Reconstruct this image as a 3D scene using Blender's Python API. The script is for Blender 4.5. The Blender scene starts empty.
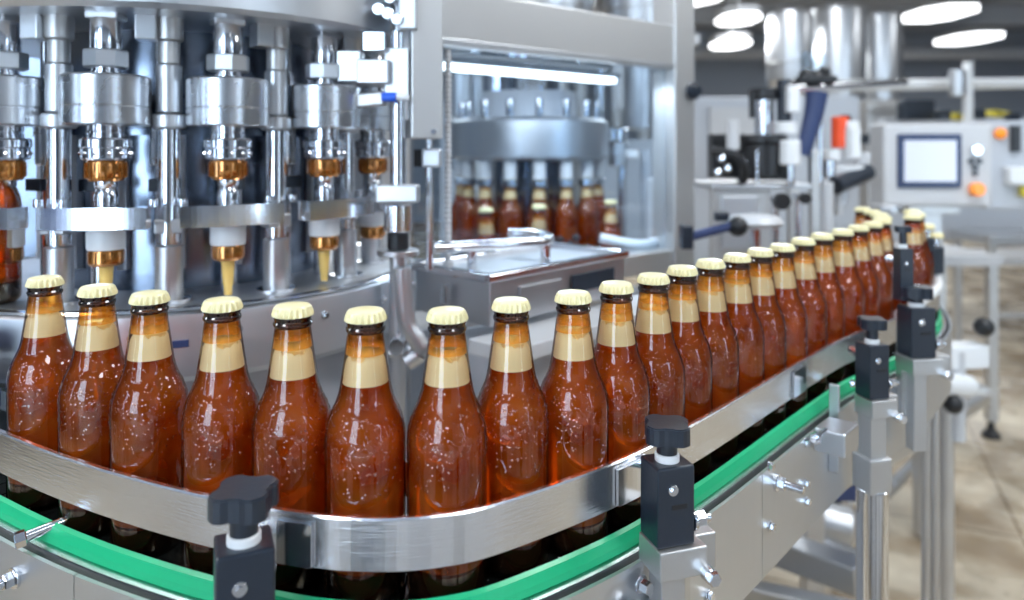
import bpy, bmesh, math, random
from mathutils import Vector, Matrix
random.seed(7)
PI = math.pi
F, HZ, CZ = 720.0, 150.0, 1.391          # lens in pixels, horizon row, lens height above the floor
sc = bpy.context.scene
COL = sc.collection

def at(px, py, Y):                        # a measured picture position at a known distance Y -> metres
    return Vector(((px-512)/F*Y, Y, CZ-(py-HZ)/F*Y))

# ------------------------------------------------------------------ materials
def mat(name, col=(.8,.8,.8), metal=0, rough=.4, **k):
    m = bpy.data.materials.new(name); m.use_nodes = True
    nt = m.node_tree; b = nt.nodes['Principled BSDF']
    b.inputs['Base Color'].default_value = (*col, 1)
    b.inputs['Metallic'].default_value = metal
    b.inputs['Roughness'].default_value = rough
    for a, v in k.items(): b.inputs[a.replace('_', ' ')].default_value = v
    return m
def bump(m, scale=200, strength=.1, stretch=(1,1,1), dist=.001, detail=3, rvar=0):
    nt = m.node_tree; b = nt.nodes['Principled BSDF']
    tc = nt.nodes.new('ShaderNodeTexCoord'); mp = nt.nodes.new('ShaderNodeMapping')
    mp.inputs['Scale'].default_value = stretch
    n = nt.nodes.new('ShaderNodeTexNoise'); n.inputs['Scale'].default_value = scale; n.inputs['Detail'].default_value = detail
    bp = nt.nodes.new('ShaderNodeBump'); bp.inputs['Strength'].default_value = strength; bp.inputs['Distance'].default_value = dist
    L = nt.links.new
    L(tc.outputs['Object'], mp.inputs['Vector']); L(mp.outputs[0], n.inputs['Vector'])
    L(n.outputs[0], bp.inputs['Height']); L(bp.outputs[0], b.inputs['Normal'])
    if rvar:
        r = b.inputs['Roughness'].default_value
        mr = nt.nodes.new('ShaderNodeMapRange'); mr.inputs['To Min'].default_value = max(.02, r-rvar); mr.inputs['To Max'].default_value = r+rvar
        n2 = nt.nodes.new('ShaderNodeTexNoise'); n2.inputs['Scale'].default_value = 14; n2.inputs['Detail'].default_value = 4
        L(tc.outputs['Object'], n2.inputs['Vector']); L(n2.outputs[0], mr.inputs['Value']); L(mr.outputs[0], b.inputs['Roughness'])
    return m
M = {}
M['steel'] = bump(mat('brushed steel', (.66,.68,.71), 1, .27), 60, .25, (1,1,14), .0006, 3, .08)
M['rail'] = bump(mat('rail steel', (.88,.91,.96), 1, .24), 40, .35, (1,1,20), .0004, 3, .07)
M['plate'] = bump(mat('satin sheet steel', (.68,.71,.75), 1, .42), 9, .25, (3,3,.6), .002, 3, .09)
M['polish'] = bump(mat('polished steel', (.74,.76,.80), 1, .15), 50, .1, (1,1,1), .0005, 2, .05)
M['satin'] = bump(mat('satin steel', (.62,.64,.67), 1, .38), 30, .1, (1,1,1), .0006, 3, .08)
M['frame'] = bump(mat('blasted steel frame', (.60,.60,.60), .85, .42), 200, .1)
M['dark'] = bump(mat('dark anodised block', (.014,.022,.036), 0, .34, Specular_IOR_Level=.6), 240, .25, dist=.0006)
M['black'] = mat('black rubber', (.012,.013,.016), 0, .4)
M['green'] = bump(mat('green guide plastic', (.015,.46,.2), 0, .3), 80, .2, dist=.0006)
M['white'] = mat('white plastic', (.82,.84,.86), 0, .35)
M['pale'] = mat('pale grey enamel', (.56,.57,.59), 0, .4)
M['enamel'] = mat('machine enamel', (.5,.53,.58), 0, .4)
M['blue'] = mat('blue fitting', (.02,.12,.7), 0, .35)
M['navy'] = mat('navy hose', (.03,.05,.14), 0, .4)
M['red'] = mat('orange red paint', (.9,.09,.02), 0, .35)
M['orange'] = mat('orange button plastic', (1,.3,.02), 0, .3, Emission_Color=(1,.3,.03,1), Emission_Strength=.6)
M['yellow'] = mat('yellow button', (.85,.7,.08), 0, .4)
M['screen'] = mat('lit screen', (.1,.12,.2), 0, .2, Emission_Color=(.80,.88,1,1), Emission_Strength=1.6)
M['bezel'] = mat('navy screen bezel', (.012,.03,.10), 0, .3)
M['lamp'] = mat('lamp diffuser', (1,1,1), 0, .4, Emission_Color=(.95,.98,1,1), Emission_Strength=9)
M['copper'] = mat('amber sight glass', (.50,.20,.04), .75, .14, Coat_Weight=.8)
M['deep'] = bump(mat('dark blue steel', (.20,.24,.31), 1, .22), 6, .2, (1,1,1), .002, 2, .08)
M['tube'] = mat('white rail tube', (.85,.87,.88), 0, .3)
M['concrete'] = bump(mat('painted wall', (.34,.39,.47), 0, .7), 8, .1)
M['ceilm'] = bump(mat('painted ceiling', (.40,.44,.51), 0, .8), 5, .1)
M['stream'] = mat('pouring beer', (1.0,.68,.20), 0, .1, Transmission_Weight=.15)

def nodemat(name):
    m = bpy.data.materials.new(name); m.use_nodes = True
    nt = m.node_tree; nt.nodes.clear()
    out = nt.nodes.new('ShaderNodeOutputMaterial')
    return m, nt, out
def schlick(nt, f0, scale=1.0, normal=None):
    N = nt.nodes.new; L = nt.links.new
    lw = N('ShaderNodeLayerWeight'); lw.inputs['Blend'].default_value = .5
    p = N('ShaderNodeMath'); p.operation = 'POWER'; p.inputs[1].default_value = 4.5; L(lw.outputs['Facing'], p.inputs[0])
    q = N('ShaderNodeMath'); q.operation = 'MULTIPLY_ADD'; q.inputs[1].default_value = 1-f0; q.inputs[2].default_value = f0*scale; q.use_clamp = True
    L(p.outputs[0], q.inputs[0]); return q.outputs[0]
def amber_glass(name, thin, thick, refl=1.0, rough=.03):
    # tinted clear glass wall: the light goes a longer way through it at grazing angles
    m, nt, out = nodemat(name); N = nt.nodes.new; L = nt.links.new
    lw = N('ShaderNodeLayerWeight'); lw.inputs['Blend'].default_value = .42
    mx = N('ShaderNodeMix'); mx.data_type = 'RGBA'
    mx.inputs['A'].default_value = (*thin, 1); mx.inputs['B'].default_value = (*thick, 1)
    tr = N('ShaderNodeBsdfTransparent'); gl = N('ShaderNodeBsdfGlossy'); gl.inputs['Roughness'].default_value = rough
    ms = N('ShaderNodeMixShader')
    tc = N('ShaderNodeTexCoord'); no = N('ShaderNodeTexNoise'); no.inputs['Scale'].default_value = 90
    bp = N('ShaderNodeBump'); bp.inputs['Strength'].default_value = .25; bp.inputs['Distance'].default_value = .001
    L(tc.outputs['Object'], no.inputs['Vector']); L(no.outputs[0], bp.inputs['Height'])
    L(bp.outputs[0], gl.inputs['Normal'])
    L(lw.outputs['Facing'], mx.inputs['Factor']); L(mx.outputs['Result'], tr.inputs['Color'])
    L(schlick(nt,.045,refl), ms.inputs[0])
    L(tr.outputs[0], ms.inputs[1]); L(gl.outputs[0], ms.inputs[2]); L(ms.outputs[0], out.inputs[0])
    return m
M['glass'] = amber_glass('amber bottle glass', (1.0,.96,.82), (.24,.075,.018), 1.35)
M['ring'] = amber_glass('thick amber glass', (.22,.09,.03), (.03,.012,.006), 1.8)
def beer_mat():
    m, nt, out = nodemat('amber beer'); N = nt.nodes.new; L = nt.links.new
    tc = N('ShaderNodeTexCoord'); no = N('ShaderNodeTexNoise'); no.inputs['Scale'].default_value = 26; no.inputs['Detail'].default_value = 2
    L(tc.outputs['Object'], no.inputs['Vector'])
    cr = N('ShaderNodeValToRGB'); cr.color_ramp.elements[0].position = .3; cr.color_ramp.elements[1].position = .72
    cr.color_ramp.elements[0].color = (.40,.06,.008,1); cr.color_ramp.elements[1].color = (1.0,.38,.05,1)
    L(no.outputs[0], cr.inputs[0])
    df = N('ShaderNodeBsdfDiffuse'); tl = N('ShaderNodeBsdfTranslucent'); rf = N('ShaderNodeBsdfRefraction')
    L(cr.outputs[0], df.inputs[0]); L(cr.outputs[0], tl.inputs[0])
    rf.inputs['Color'].default_value = (1.0,.33,.045,1); rf.inputs['Roughness'].default_value = .06; rf.inputs['IOR'].default_value = 1.33
    a = N('ShaderNodeMixShader'); a.inputs[0].default_value = .5; L(df.outputs[0], a.inputs[1]); L(tl.outputs[0], a.inputs[2])
    b = N('ShaderNodeMixShader'); b.inputs[0].default_value = .60; L(a.outputs[0], b.inputs[1]); L(rf.outputs[0], b.inputs[2])
    L(b.outputs[0], out.inputs[0]); return m
M['beer'] = beer_mat()
M['base'] = mat('dark shade in bottle foot', (.02,.008,.004), 0, .05, Specular_IOR_Level=.8, Coat_Weight=1)  # near-black colour stands for dark reflections and shade in the bottle foot
def foam_mat():
    m, nt, out = nodemat('beer foam'); N = nt.nodes.new; L = nt.links.new
    df = N('ShaderNodeBsdfDiffuse'); df.inputs[0].default_value = (1,.93,.74,1)
    tl = N('ShaderNodeBsdfTranslucent'); tl.inputs[0].default_value = (1,.86,.55,1)
    a = N('ShaderNodeMixShader'); a.inputs[0].default_value = .35; L(df.outputs[0], a.inputs[1]); L(tl.outputs[0], a.inputs[2])
    L(a.outputs[0], out.inputs[0]); return m
M['foam'] = foam_mat()
def residue_mat():
    m, nt, out = nodemat('thin foam film'); N = nt.nodes.new; L = nt.links.new
    tc = N('ShaderNodeTexCoord'); no = N('ShaderNodeTexNoise'); no.inputs['Scale'].default_value = 70; no.inputs['Detail'].default_value = 3
    sp = N('ShaderNodeSeparateXYZ'); L(tc.outputs['Object'], sp.inputs[0]); L(tc.outputs['Object'], no.inputs['Vector'])
    mr = N('ShaderNodeMapRange'); mr.inputs['From Min'].default_value = .182; mr.inputs['From Max'].default_value = .200
    mr.inputs['To Min'].default_value = 1.1; mr.inputs['To Max'].default_value = -.15; mr.clamp = False
    L(sp.outputs['Z'], mr.inputs['Value'])
    ad = N('ShaderNodeMath'); ad.operation = 'MULTIPLY_ADD'; L(no.outputs[0], ad.inputs[0]); ad.inputs[1].default_value = 1.3; 
    s2 = N('ShaderNodeMath'); s2.operation = 'SUBTRACT'; L(mr.outputs[0], s2.inputs[0]); s2.inputs[1].default_value = .9
    L(s2.outputs[0], ad.inputs[2]); ad.use_clamp = True
    df = N('ShaderNodeBsdfDiffuse'); df.inputs[0].default_value = (1,.58,.15,1)
    tl = N('ShaderNodeBsdfTranslucent'); tl.inputs[0].default_value = (1,.55,.16,1)
    a = N('ShaderNodeMixShader'); L(df.outputs[0], a.inputs[1]); L(tl.outputs[0], a.inputs[2])
    tr = N('ShaderNodeBsdfTransparent'); tr.inputs[0].default_value = (1,.66,.26,1)
    b = N('ShaderNodeMixShader'); L(ad.outputs[0], b.inputs[0]); L(tr.outputs[0], b.inputs[1]); L(a.outputs[0], b.inputs[2])
    L(b.outputs[0], out.inputs[0]); return m
M['film'] = residue_mat()
def clear_mat(name, tint, refl=1.0):
    m, nt, out = nodemat(name); N = nt.nodes.new; L = nt.links.new
    tr = N('ShaderNodeBsdfTransparent'); tr.inputs[0].default_value = (*tint, 1)
    gl = N('ShaderNodeBsdfGlossy'); gl.inputs['Roughness'].default_value = .03
    ms = N('ShaderNodeMixShader'); L(schlick(nt,.04,refl), ms.inputs[0])
    L(tr.outputs[0], ms.inputs[1]); L(gl.outputs[0], ms.inputs[2]); L(ms.outputs[0], out.inputs[0]); return m
M['pane'] = clear_mat('guard pane', (.84,.91,.97), 1.3)
M['drop'] = clear_mat('water drop', (.92,.66,.36), 7.0)
M['cap'] = bump(mat('cream crown cap', (.90,.81,.46), 0, .3, Coat_Weight=.3), 300, .1)
def belt_mat():
    m = mat('wet chain belt', (.012,.014,.014), .2, .16); nt = m.node_tree; b = nt.nodes['Principled BSDF']; N = nt.nodes.new; L = nt.links.new
    tc = N('ShaderNodeTexCoord'); v = N('ShaderNodeTexVoronoi'); v.inputs['Scale'].default_value = 60
    L(tc.outputs['Object'], v.inputs['Vector'])
    r = N('ShaderNodeValToRGB'); r.color_ramp.elements[0].color = (.6,.65,.66,1); r.color_ramp.elements[0].position = .06
    r.color_ramp.elements[1].color = (.012,.014,.014,1); r.color_ramp.elements[1].position = .10
    L(v.outputs['Distance'], r.inputs[0]); L(r.outputs[0], b.inputs['Base Color'])
    return m
M['belt'] = belt_mat()
def tile_mat():
    m = mat('wet stone tiles', (.6,.5,.38), 0, .2); nt = m.node_tree; b = nt.nodes['Principled BSDF']; N = nt.nodes.new; L = nt.links.new
    tc = N('ShaderNodeTexCoord'); mp = N('ShaderNodeMapping'); mp.inputs['Rotation'].default_value = (0,0,.42); L(tc.outputs['Object'], mp.inputs[0])
    br = N('ShaderNodeTexBrick'); br.offset = 0; br.inputs['Scale'].default_value = 1
    br.inputs['Brick Width'].default_value = .62; br.inputs['Row Height'].default_value = .62; br.inputs['Mortar Size'].default_value = .006
    br.inputs['Color1'].default_value = (.56,.49,.40,1); br.inputs['Color2'].default_value = (.66,.60,.50,1); br.inputs['Mortar'].default_value = (.30,.24,.17,1)
    L(mp.outputs[0], br.inputs[0])
    no = N('ShaderNodeTexNoise'); no.inputs['Scale'].default_value = 2.6; no.inputs['Detail'].default_value = 6; L(tc.outputs['Object'], no.inputs['Vector'])
    cr = N('ShaderNodeValToRGB'); cr.color_ramp.elements[0].position = .38; cr.color_ramp.elements[0].color = (.50,.42,.33,1)
    cr.color_ramp.elements[1].position = .62; cr.color_ramp.elements[1].color = (1.1,1.08,1.02,1)
    L(no.outputs[0], cr.inputs[0])
    mx = N('ShaderNodeMix'); mx.data_type = 'RGBA'; mx.blend_type = 'MULTIPLY'; mx.inputs['Factor'].default_value = 1
    L(br.outputs[0], mx.inputs['A']); L(cr.outputs[0], mx.inputs['B']); L(mx.outputs['Result'], b.inputs['Base Color'])
    mr = N('ShaderNodeMapRange'); mr.inputs['To Min'].default_value = .05; mr.inputs['To Max'].default_value = .5; L(no.outputs[0], mr.inputs['Value']); L(mr.outputs[0], b.inputs['Roughness'])
    return m
M['tiles'] = tile_mat()

# ------------------------------------------------------------------ mesh helpers
class MB:
    """collects shapes and links them as ONE mesh object"""
    def __init__(s): s.bm = bmesh.new()
    def box(s, c, size, rz=0, bev=0, rx=0, ry=0):
        r = bmesh.ops.create_cube(s.bm, size=1); v = r['verts']
        bmesh.ops.scale(s.bm, vec=size, verts=v)
        if bev:
            ed = list({e for q in v for e in q.link_edges})
            g = bmesh.ops.bevel(s.bm, geom=ed, offset=bev, segments=2, affect='EDGES', profile=.5)
            v = list({q for f in g['faces'] for q in f.verts} | {q for q in v if q.is_valid})
        R = Matrix.Rotation(rz,4,'Z') @ Matrix.Rotation(ry,4,'Y') @ Matrix.Rotation(rx,4,'X')
        bmesh.ops.transform(s.bm, matrix=Matrix.Translation(c) @ R, verts=v); return s
    def lathe(s, prof, c=(0,0,0), n=32, axis=None, smooth=True):
        Mx = Matrix.Translation(c)
        if axis is not None: Mx = Mx @ Vector((0,0,1)).rotation_difference(Vector(axis)).to_matrix().to_4x4()
        rings = []
        for r, z in prof:
            if r < 1e-6: rings.append([s.bm.verts.new(Mx @ Vector((0,0,z)))])
            else: rings.append([s.bm.verts.new(Mx @ Vector((r*math.cos(2*PI*i/n), r*math.sin(2*PI*i/n), z))) for i in range(n)])
        for a, b in zip(rings, rings[1:]):
            for i in range(n):
                j = (i+1) % n
                if len(a) == 1 and len(b) == 1: continue
                vs = [a[0], b[j], b[i]] if len(a) == 1 else [a[i], a[j], b[0]] if len(b) == 1 else [a[i], a[j], b[j], b[i]]
                f = s.bm.faces.new(vs); f.smooth = smooth
        return s
    def cyl(s, a, b, r, n=24, r2=None, bev=None):
        a, b = Vector(a), Vector(b); h = (b-a).length; r2 = r if r2 is None else r2
        e = min(r, r2, h)*.12 if bev is None else bev
        s.lathe([(0,0),(r-e,0),(r,e),(r2,h-e),(r2-e,h),(0,h)], a, n, b-a); return s
    def hexa(s, a, b, r): return s.cyl(a, b, r, 6)
    def tube(s, pts, r, n=10, close=True):
        pts = [Vector(p) for p in pts]; rings = []
        for i, p in enumerate(pts):
            t = (pts[min(i+1,len(pts)-1)]-pts[max(i-1,0)]).normalized()
            up = Vector((0,0,1)) if abs(t.z) < .9 else Vector((1,0,0))
            a = t.cross(up).normalized(); b = a.cross(t)
            rr = r[i] if isinstance(r, (list, tuple)) else r
            rings.append([s.bm.verts.new(p + a*math.cos(2*PI*k/n)*rr + b*math.sin(2*PI*k/n)*rr) for k in range(n)])
        for A, B in zip(rings, rings[1:]):
            for k in range(n):
                f = s.bm.faces.new([A[k], A[(k+1)%n], B[(k+1)%n], B[k]]); f.smooth = True
        if close: s.bm.faces.new(rings[0][::-1]); s.bm.faces.new(rings[-1])
        return s
    def sweep(s, pts, nrm, sect, closed=True):
        """sect: list of (offset outward, z); pts: (x,y) path; nrm: outward normals"""
        rings = []
        for p, q in zip(pts, nrm):
            rings.append([s.bm.verts.new((p[0]+q[0]*o, p[1]+q[1]*o, z)) for o, z in sect])
        k = len(sect)
        for A, B in zip(rings, rings[1:]):
            for i in range(k if closed else k-1):
                f = s.bm.faces.new([A[i], A[(i+1)%k], B[(i+1)%k], B[i]])
        if closed: s.bm.faces.new(rings[0][::-1]); s.bm.faces.new(rings[-1])
        return s
    def prism(s, poly, z0, z1, bev=0):
        lo = [s.bm.verts.new((x,y,z0)) for x,y in poly]; hi = [s.bm.verts.new((x,y,z1)) for x,y in poly]
        n = len(poly); s.bm.faces.new(lo[::-1]); s.bm.faces.new(hi)
        for i in range(n): s.bm.faces.new([lo[i], lo[(i+1)%n], hi[(i+1)%n], hi[i]])
        return s
    def sphere(s, c, r, n=10, sc_=(1,1,1)):
        g = bmesh.ops.create_uvsphere(s.bm, u_segments=n, v_segments=max(4,n//2), radius=r)
        bmesh.ops.transform(s.bm, matrix=Matrix.Translation(c) @ Matrix.Diagonal((*sc_,1)), verts=g['verts'])
        for f in {f for v in g['verts'] for f in v.link_faces}: f.smooth = True
        return s
    def build(s, name, material, parent=None, loc=None, label=None):
        bmesh.ops.recalc_face_normals(s.bm, faces=s.bm.faces)
        for e in s.bm.edges:
            if len(e.link_faces) == 2 and e.calc_face_angle(0) > .55: e.smooth = False
        me = bpy.data.meshes.new(name); s.bm.to_mesh(me); s.bm.free()
        me.materials.append(material if not isinstance(material, str) else M[material])
        o = bpy.data.objects.new(name, me); COL.objects.link(o)
        if parent is not None: o.parent = parent
        if loc is not None:
            o.location = loc
        if label: o['label'] = label
        return o
def thing(name, label, cat, loc=(0,0,0), rz=0, group=None):
    o = bpy.data.objects.new(name, None); COL.objects.link(o); o.empty_display_size = .05
    o.location = loc; o.rotation_euler = (0,0,rz); return tag(o, label, cat, group)
def tag(o, label, cat, group=None, kind=None):
    o['label'] = label; o['category'] = cat
    if group: o['group'] = group
    if kind: o['kind'] = kind
    return o
def struct(o): o['kind'] = 'structure'; return o
def copy_tree(o, parent=None):
    c = o.copy(); COL.objects.link(c)
    if parent is not None: c.parent = parent
    for ch in list(o.children): copy_tree(ch, c)
    return c
def crm(P, n=12):
    """Catmull-Rom through the points"""
    P = [Vector(p) for p in P]; out = []
    for i in range(len(P)-1):
        a, b, c, d = P[max(i-1,0)], P[i], P[i+1], P[min(i+2,len(P)-1)]
        for k in range(n):
            t = k/n
            out.append(.5*((2*b)+(c-a)*t+(2*a-5*b+4*c-d)*t*t+(3*b-a-3*c+d)*t**3))
    out.append(P[-1]); return out

# ------------------------------------------------------------------ the conveyor's path (line of the front guide rail), in metres
CTRL = [(-1.02,1.03),(-.78,.863),(-.482,.6765),(-.3698,.6115),(-.281,.5690),(-.205,.5390),(-.1375,.5195),(-.0894,.5155),(-.0519,.5210),(-.009,.5390),
        (.085,.6070),(.1703,.6900),(.2431,.7685),(.3505,.8880),(.455,1.0000),(.540,1.075),(.62,1.150),(.71,1.250),(.822,1.388),(.91,1.56),(.97,1.75),(1.0,1.92)]
raw = crm([(x,y,0) for x,y in CTRL], 14)
for _ in range(6):
    raw = [raw[0]]+[(raw[i-1]+raw[i]*2+raw[i+1])/4 for i in range(1,len(raw)-1)]+[raw[-1]]
S = [0.0]
for a, b in zip(raw, raw[1:]): S.append(S[-1]+(b-a).length)
def path(s):
    s = max(0, min(S[-1]-1e-6, s)); lo, hi = 0, len(S)-1
    while hi-lo > 1:
        m_ = (lo+hi)//2
        if S[m_] <= s: lo = m_
        else: hi = m_
    t = (s-S[lo])/(S[hi]-S[lo]); p = raw[lo].lerp(raw[hi], t)
    a = raw[max(lo-2,0)]; b = raw[min(hi+2,len(raw)-1)]; d = (b-a).normalized()
    return p, d, Vector((d.y,-d.x,0))        # point, tangent, outward (towards the lens)
def s_at_px(px):
    best = None
    for i in range(2000):
        s = S[-1]*i/2000; p = path(s)[0]; q = 512+F*p.x/p.y
        if p.y > 1.385 and px > 700: break
        if best is None or abs(q-px) < best[0]: best = (abs(q-px), s)
    return best[1]
def run(s0, s1, step=.012):
    n = max(2, int((s1-s0)/step)); ss = [s0+(s1-s0)*i/n for i in range(n+1)]
    q = [path(s) for s in ss]; return [a[0] for a in q], [a[2] for a in q]
Z = lambda d: CZ+d                           # heights were measured from the lens

# ------------------------------------------------------------------ conveyor
BELT = Z(-.341)
conv = thing('conveyor', 'curved stainless conveyor with dark wet chain and green guide strip under the bottle row', 'conveyor', (0,0,0))
P_, N_ = run(0, S[-1])
MB().sweep(P_, N_, [(.002,BELT),(.002,BELT-.012),(-.15,BELT-.012),(-.15,BELT)]).build('chain_belt', 'belt', conv, label='black wet chain belt')
# chain plates: thin raised cross slats
m = MB()
s = .02
while s < S[-1]-.02:
    p, d, n = path(s)
    c = p-n*.042; m.box((c.x,c.y,BELT+.0006), (.024,.078,.0016), math.atan2(d.y,d.x))
    s += .0262
o = m.build('belt_slats', 'belt', conv); o['kind'] = 'stuff'
MB().sweep(P_, N_, [(.001,Z(-.3225)),(.0042,Z(-.3245)),(.0065,Z(-.332)),(.0075,Z(-.3375)),(.0015,Z(-.3385))]).build('guide_strip', 'green', conv, label='bright green plastic guide strip')
MB().sweep(P_, N_, [(.0015,Z(-.3385)),(.0115,Z(-.3405)),(.0115,Z(-.350)),(.0015,Z(-.350))]).build('inner_lip', 'rail', conv)
MB().sweep(P_, N_, [(.0115,Z(-.3425)),(.0188,Z(-.3435)),(.0188,Z(-.352)),(.0115,Z(-.352))]).build('rubber_strip', 'black', conv, label='black rubber strip')
sJ = [s_at_px(x) for x in (100, 470, 652, 742, 860)]
cuts = [0]+sJ+[S[-1]]
for i, (a, b) in enumerate(zip(cuts, cuts[1:])):
    pp, nn = run(a+.0006, b-.0006)
    MB().sweep(pp, nn, [(.0188,Z(-.341)),(.0222,Z(-.341)),(.0222,Z(-.452)),(.0188,Z(-.452))]).build('side_plate', 'plate', conv)
pp, nn = run(0, S[-1])
MB().sweep(pp, nn, [(-.158,Z(-.341)),(-.154,Z(-.341)),(-.154,Z(-.452)),(-.158,Z(-.452))]).build('inner_side_plate', 'plate', conv)
MB().sweep(pp, nn, [(-.105,Z(-.268)),(-.103,Z(-.268)),(-.103,Z(-.298)),(-.105,Z(-.298))]).build('inner_guide_rail', 'rail', conv)
pp, nn = run(s_at_px(690), S[-1])
MB().sweep(pp, nn, [(-.02,Z(-.452)),(-.02,Z(-.50)),(-.12,Z(-.50)),(-.12,Z(-.452))]).build('under_channel', 'steel', conv)
def bolt_on(parent, p, n, r=.006, l=.008, name='bolt', washer=True):
    p = Vector(p); n = Vector(n).normalized(); m = MB()
    if washer: m.cyl(p, p+n*.0012, r*1.3, 20)
    m.hexa(p+n*.0014, p+n*l, r); return m.build(name, 'polish', parent)
def on_plate(px, py):                        # the point of the plate's face seen there
    s = s_at_px(px)
    for _ in range(4):
        p, d, n = path(s); q = p+n*.0222
        k = 512+F*q.x/q.y; s += (px-k)/F*q.y/ (d.x-(px-512)/F*d.y)
    p, d, n = path(s); q = p+n*.0222
    return Vector((q.x,q.y,CZ-(py-HZ)/F*q.y)), n
for px, py in ((769,466),(805,442),(805,483),(806,501),(770,526),(858,410),(860,425),(700,520),(708,595),(851,383),(905,385),(916,369)):
    p, n = on_plate(px, py); bolt_on(conv, p, n, .0042, .0052)
for px, py in ((776,482),(16,577),(857,432)):
    p, n = on_plate(px, py); m = MB(); m.cyl(p, p+n*.003, .009, 20).hexa(p+n*.003, p+n*.011, .0068).cyl(p+n*.01, p+n*.03, .0042, 16); m.build('stud', 'polish', conv)
# clamp plates on the side (left edge, below the near post, straight part)
def side_box(px0, px1, z0, z1, off0=.0225, off1=.03, matn='satin', name='bracket_plate', bolts=()):
    a, b = s_at_px(px0), s_at_px(px1); pp, nn = run(a, b, .006)
    o = MB().sweep(pp, nn, [(off0,z1),(off1,z1),(off1,z0),(off0,z0)]).build(name, matn, conv); return o
side_box(628, 664, Z(-.46), Z(-.372), .0225, .027, 'satin')
for px, py in ((636,581),(627,606)):
    p, n = on_plate(px, py); bolt_on(conv, p+n*.005, n, .0055, .010)
side_box(-40, 18, Z(-.46), Z(-.345), .0225, .031, 'satin')
# sensor block and small cross rod on the straight part
pS, nS = on_plate(818, 432); dS = path(s_at_px(818))[1]; az = math.atan2(dS.y,dS.x)
sen = thing('sensor_block', 'small steel sensor housing bolted to the straight conveyor side', 'sensor', (pS.x,pS.y,pS.z), az)
MB().box((0,-.022,0), (.05,.036,.028), bev=.002).build('housing', 'satin', sen)
MB().box((.026,-.022,0), (.004,.028,.02)).build('end_cap', 'black', sen)
MB().box((.04,-.006,-.005), (.006,.012,.11), bev=.001).build('mounting_bar', 'satin', sen)
MB().cyl((-.06,-.016,.012), (-.02,-.016,.012), .0035, 14).hexa((-.055,-.016,.012),(-.047,-.016,.012),.007).build('rod', 'polish', sen)
pL, nL = on_plate(22, 545)
MB().cyl(pL+nL*.004+Vector((0,0,.006)), pL-nL*.028+Vector((.03,.01,.014)), .0042, 14).hexa(pL+nL*.006+Vector((0,0,.006)), pL+nL*.0+Vector((.004,0,.007)), .007).build('cross_rod', 'polish', conv)

# guide rails : one thing per length of rail
pair = [('curved brushed steel guide rail sweeping left from the left clamp post', 0, 232),
        ('curved brushed steel guide rail between the two nearest clamp posts', 232, 664),
        ('straight steel guide rail length running right from the middle clamp post', 664, 796),
        ('straight steel guide rail length ending at the tall stand post', 796, 872),
        ('blurred far guide rail length bending away behind the last clamp', 872, None)]
RT, RB_ = Z(-.265), Z(-.301)
for lab, x0, x1 in pair:
    a = 0 if x0 == 0 else s_at_px(x0); b = S[-1] if x1 is None else s_at_px(x1)
    g = thing('guide_rail', lab, 'guide rail', (0,0,0), group='front guide rail lengths')
    pp, nn = run(a+.0008, b-.0008, .008)
    far = x1 is None
    MB().sweep(pp, nn, [(-.0004,RT-.001),(.0018,RT-.001),(.0018,RB_),(-.0004,RB_)]).build('rail_band', 'rail', g)
    MB().sweep(pp, nn, [(-.0030,RT+.0004),(-.0022,RT+.0018),(.0012,RT+.0018),(.0022,RT+.0004),(.0022,RT-.0022),(-.0030,RT-.0022)]).build('top_edge', 'rail', g, label='pale rounded top edge')
    if far:
        q0 = run(s_at_px(900), b, .02)[0]; MB().tube([(v.x,v.y,RT+.002) for v in q0], .009, 12).build('bend_tube', 'tube', g, label='thick white tube round the bend')
    MB().sweep(pp, nn, [(-.0022,RT-.0030),(-.0006,RT-.0030),(-.0006,RB_+.002),(-.0022,RB_+.002)]).build('inner_liner', 'white', g)
# splice plates on the rail
def splice(px0, px1, lab):
    a, b = s_at_px(px0), s_at_px(px1); pp, nn = run(a, b, .006)
    o = MB().sweep(pp, nn, [(.0024,RT-.004),(.0052,RT-.004),(.0052,RB_+.001),(.0024,RB_+.001)]).build('splice_plate', 'polish')
    return tag(o, lab, 'splice plate', 'rail splice plates')
splice(281, 314, 'polished splice plate on the guide rail, right beside the left clamp post')
splice(614, 645, 'dark reflecting splice plate on the guide rail, left beside the middle clamp post')
splice(790, 802, 'narrow splice plate at the joint of the straight guide rail')

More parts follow.
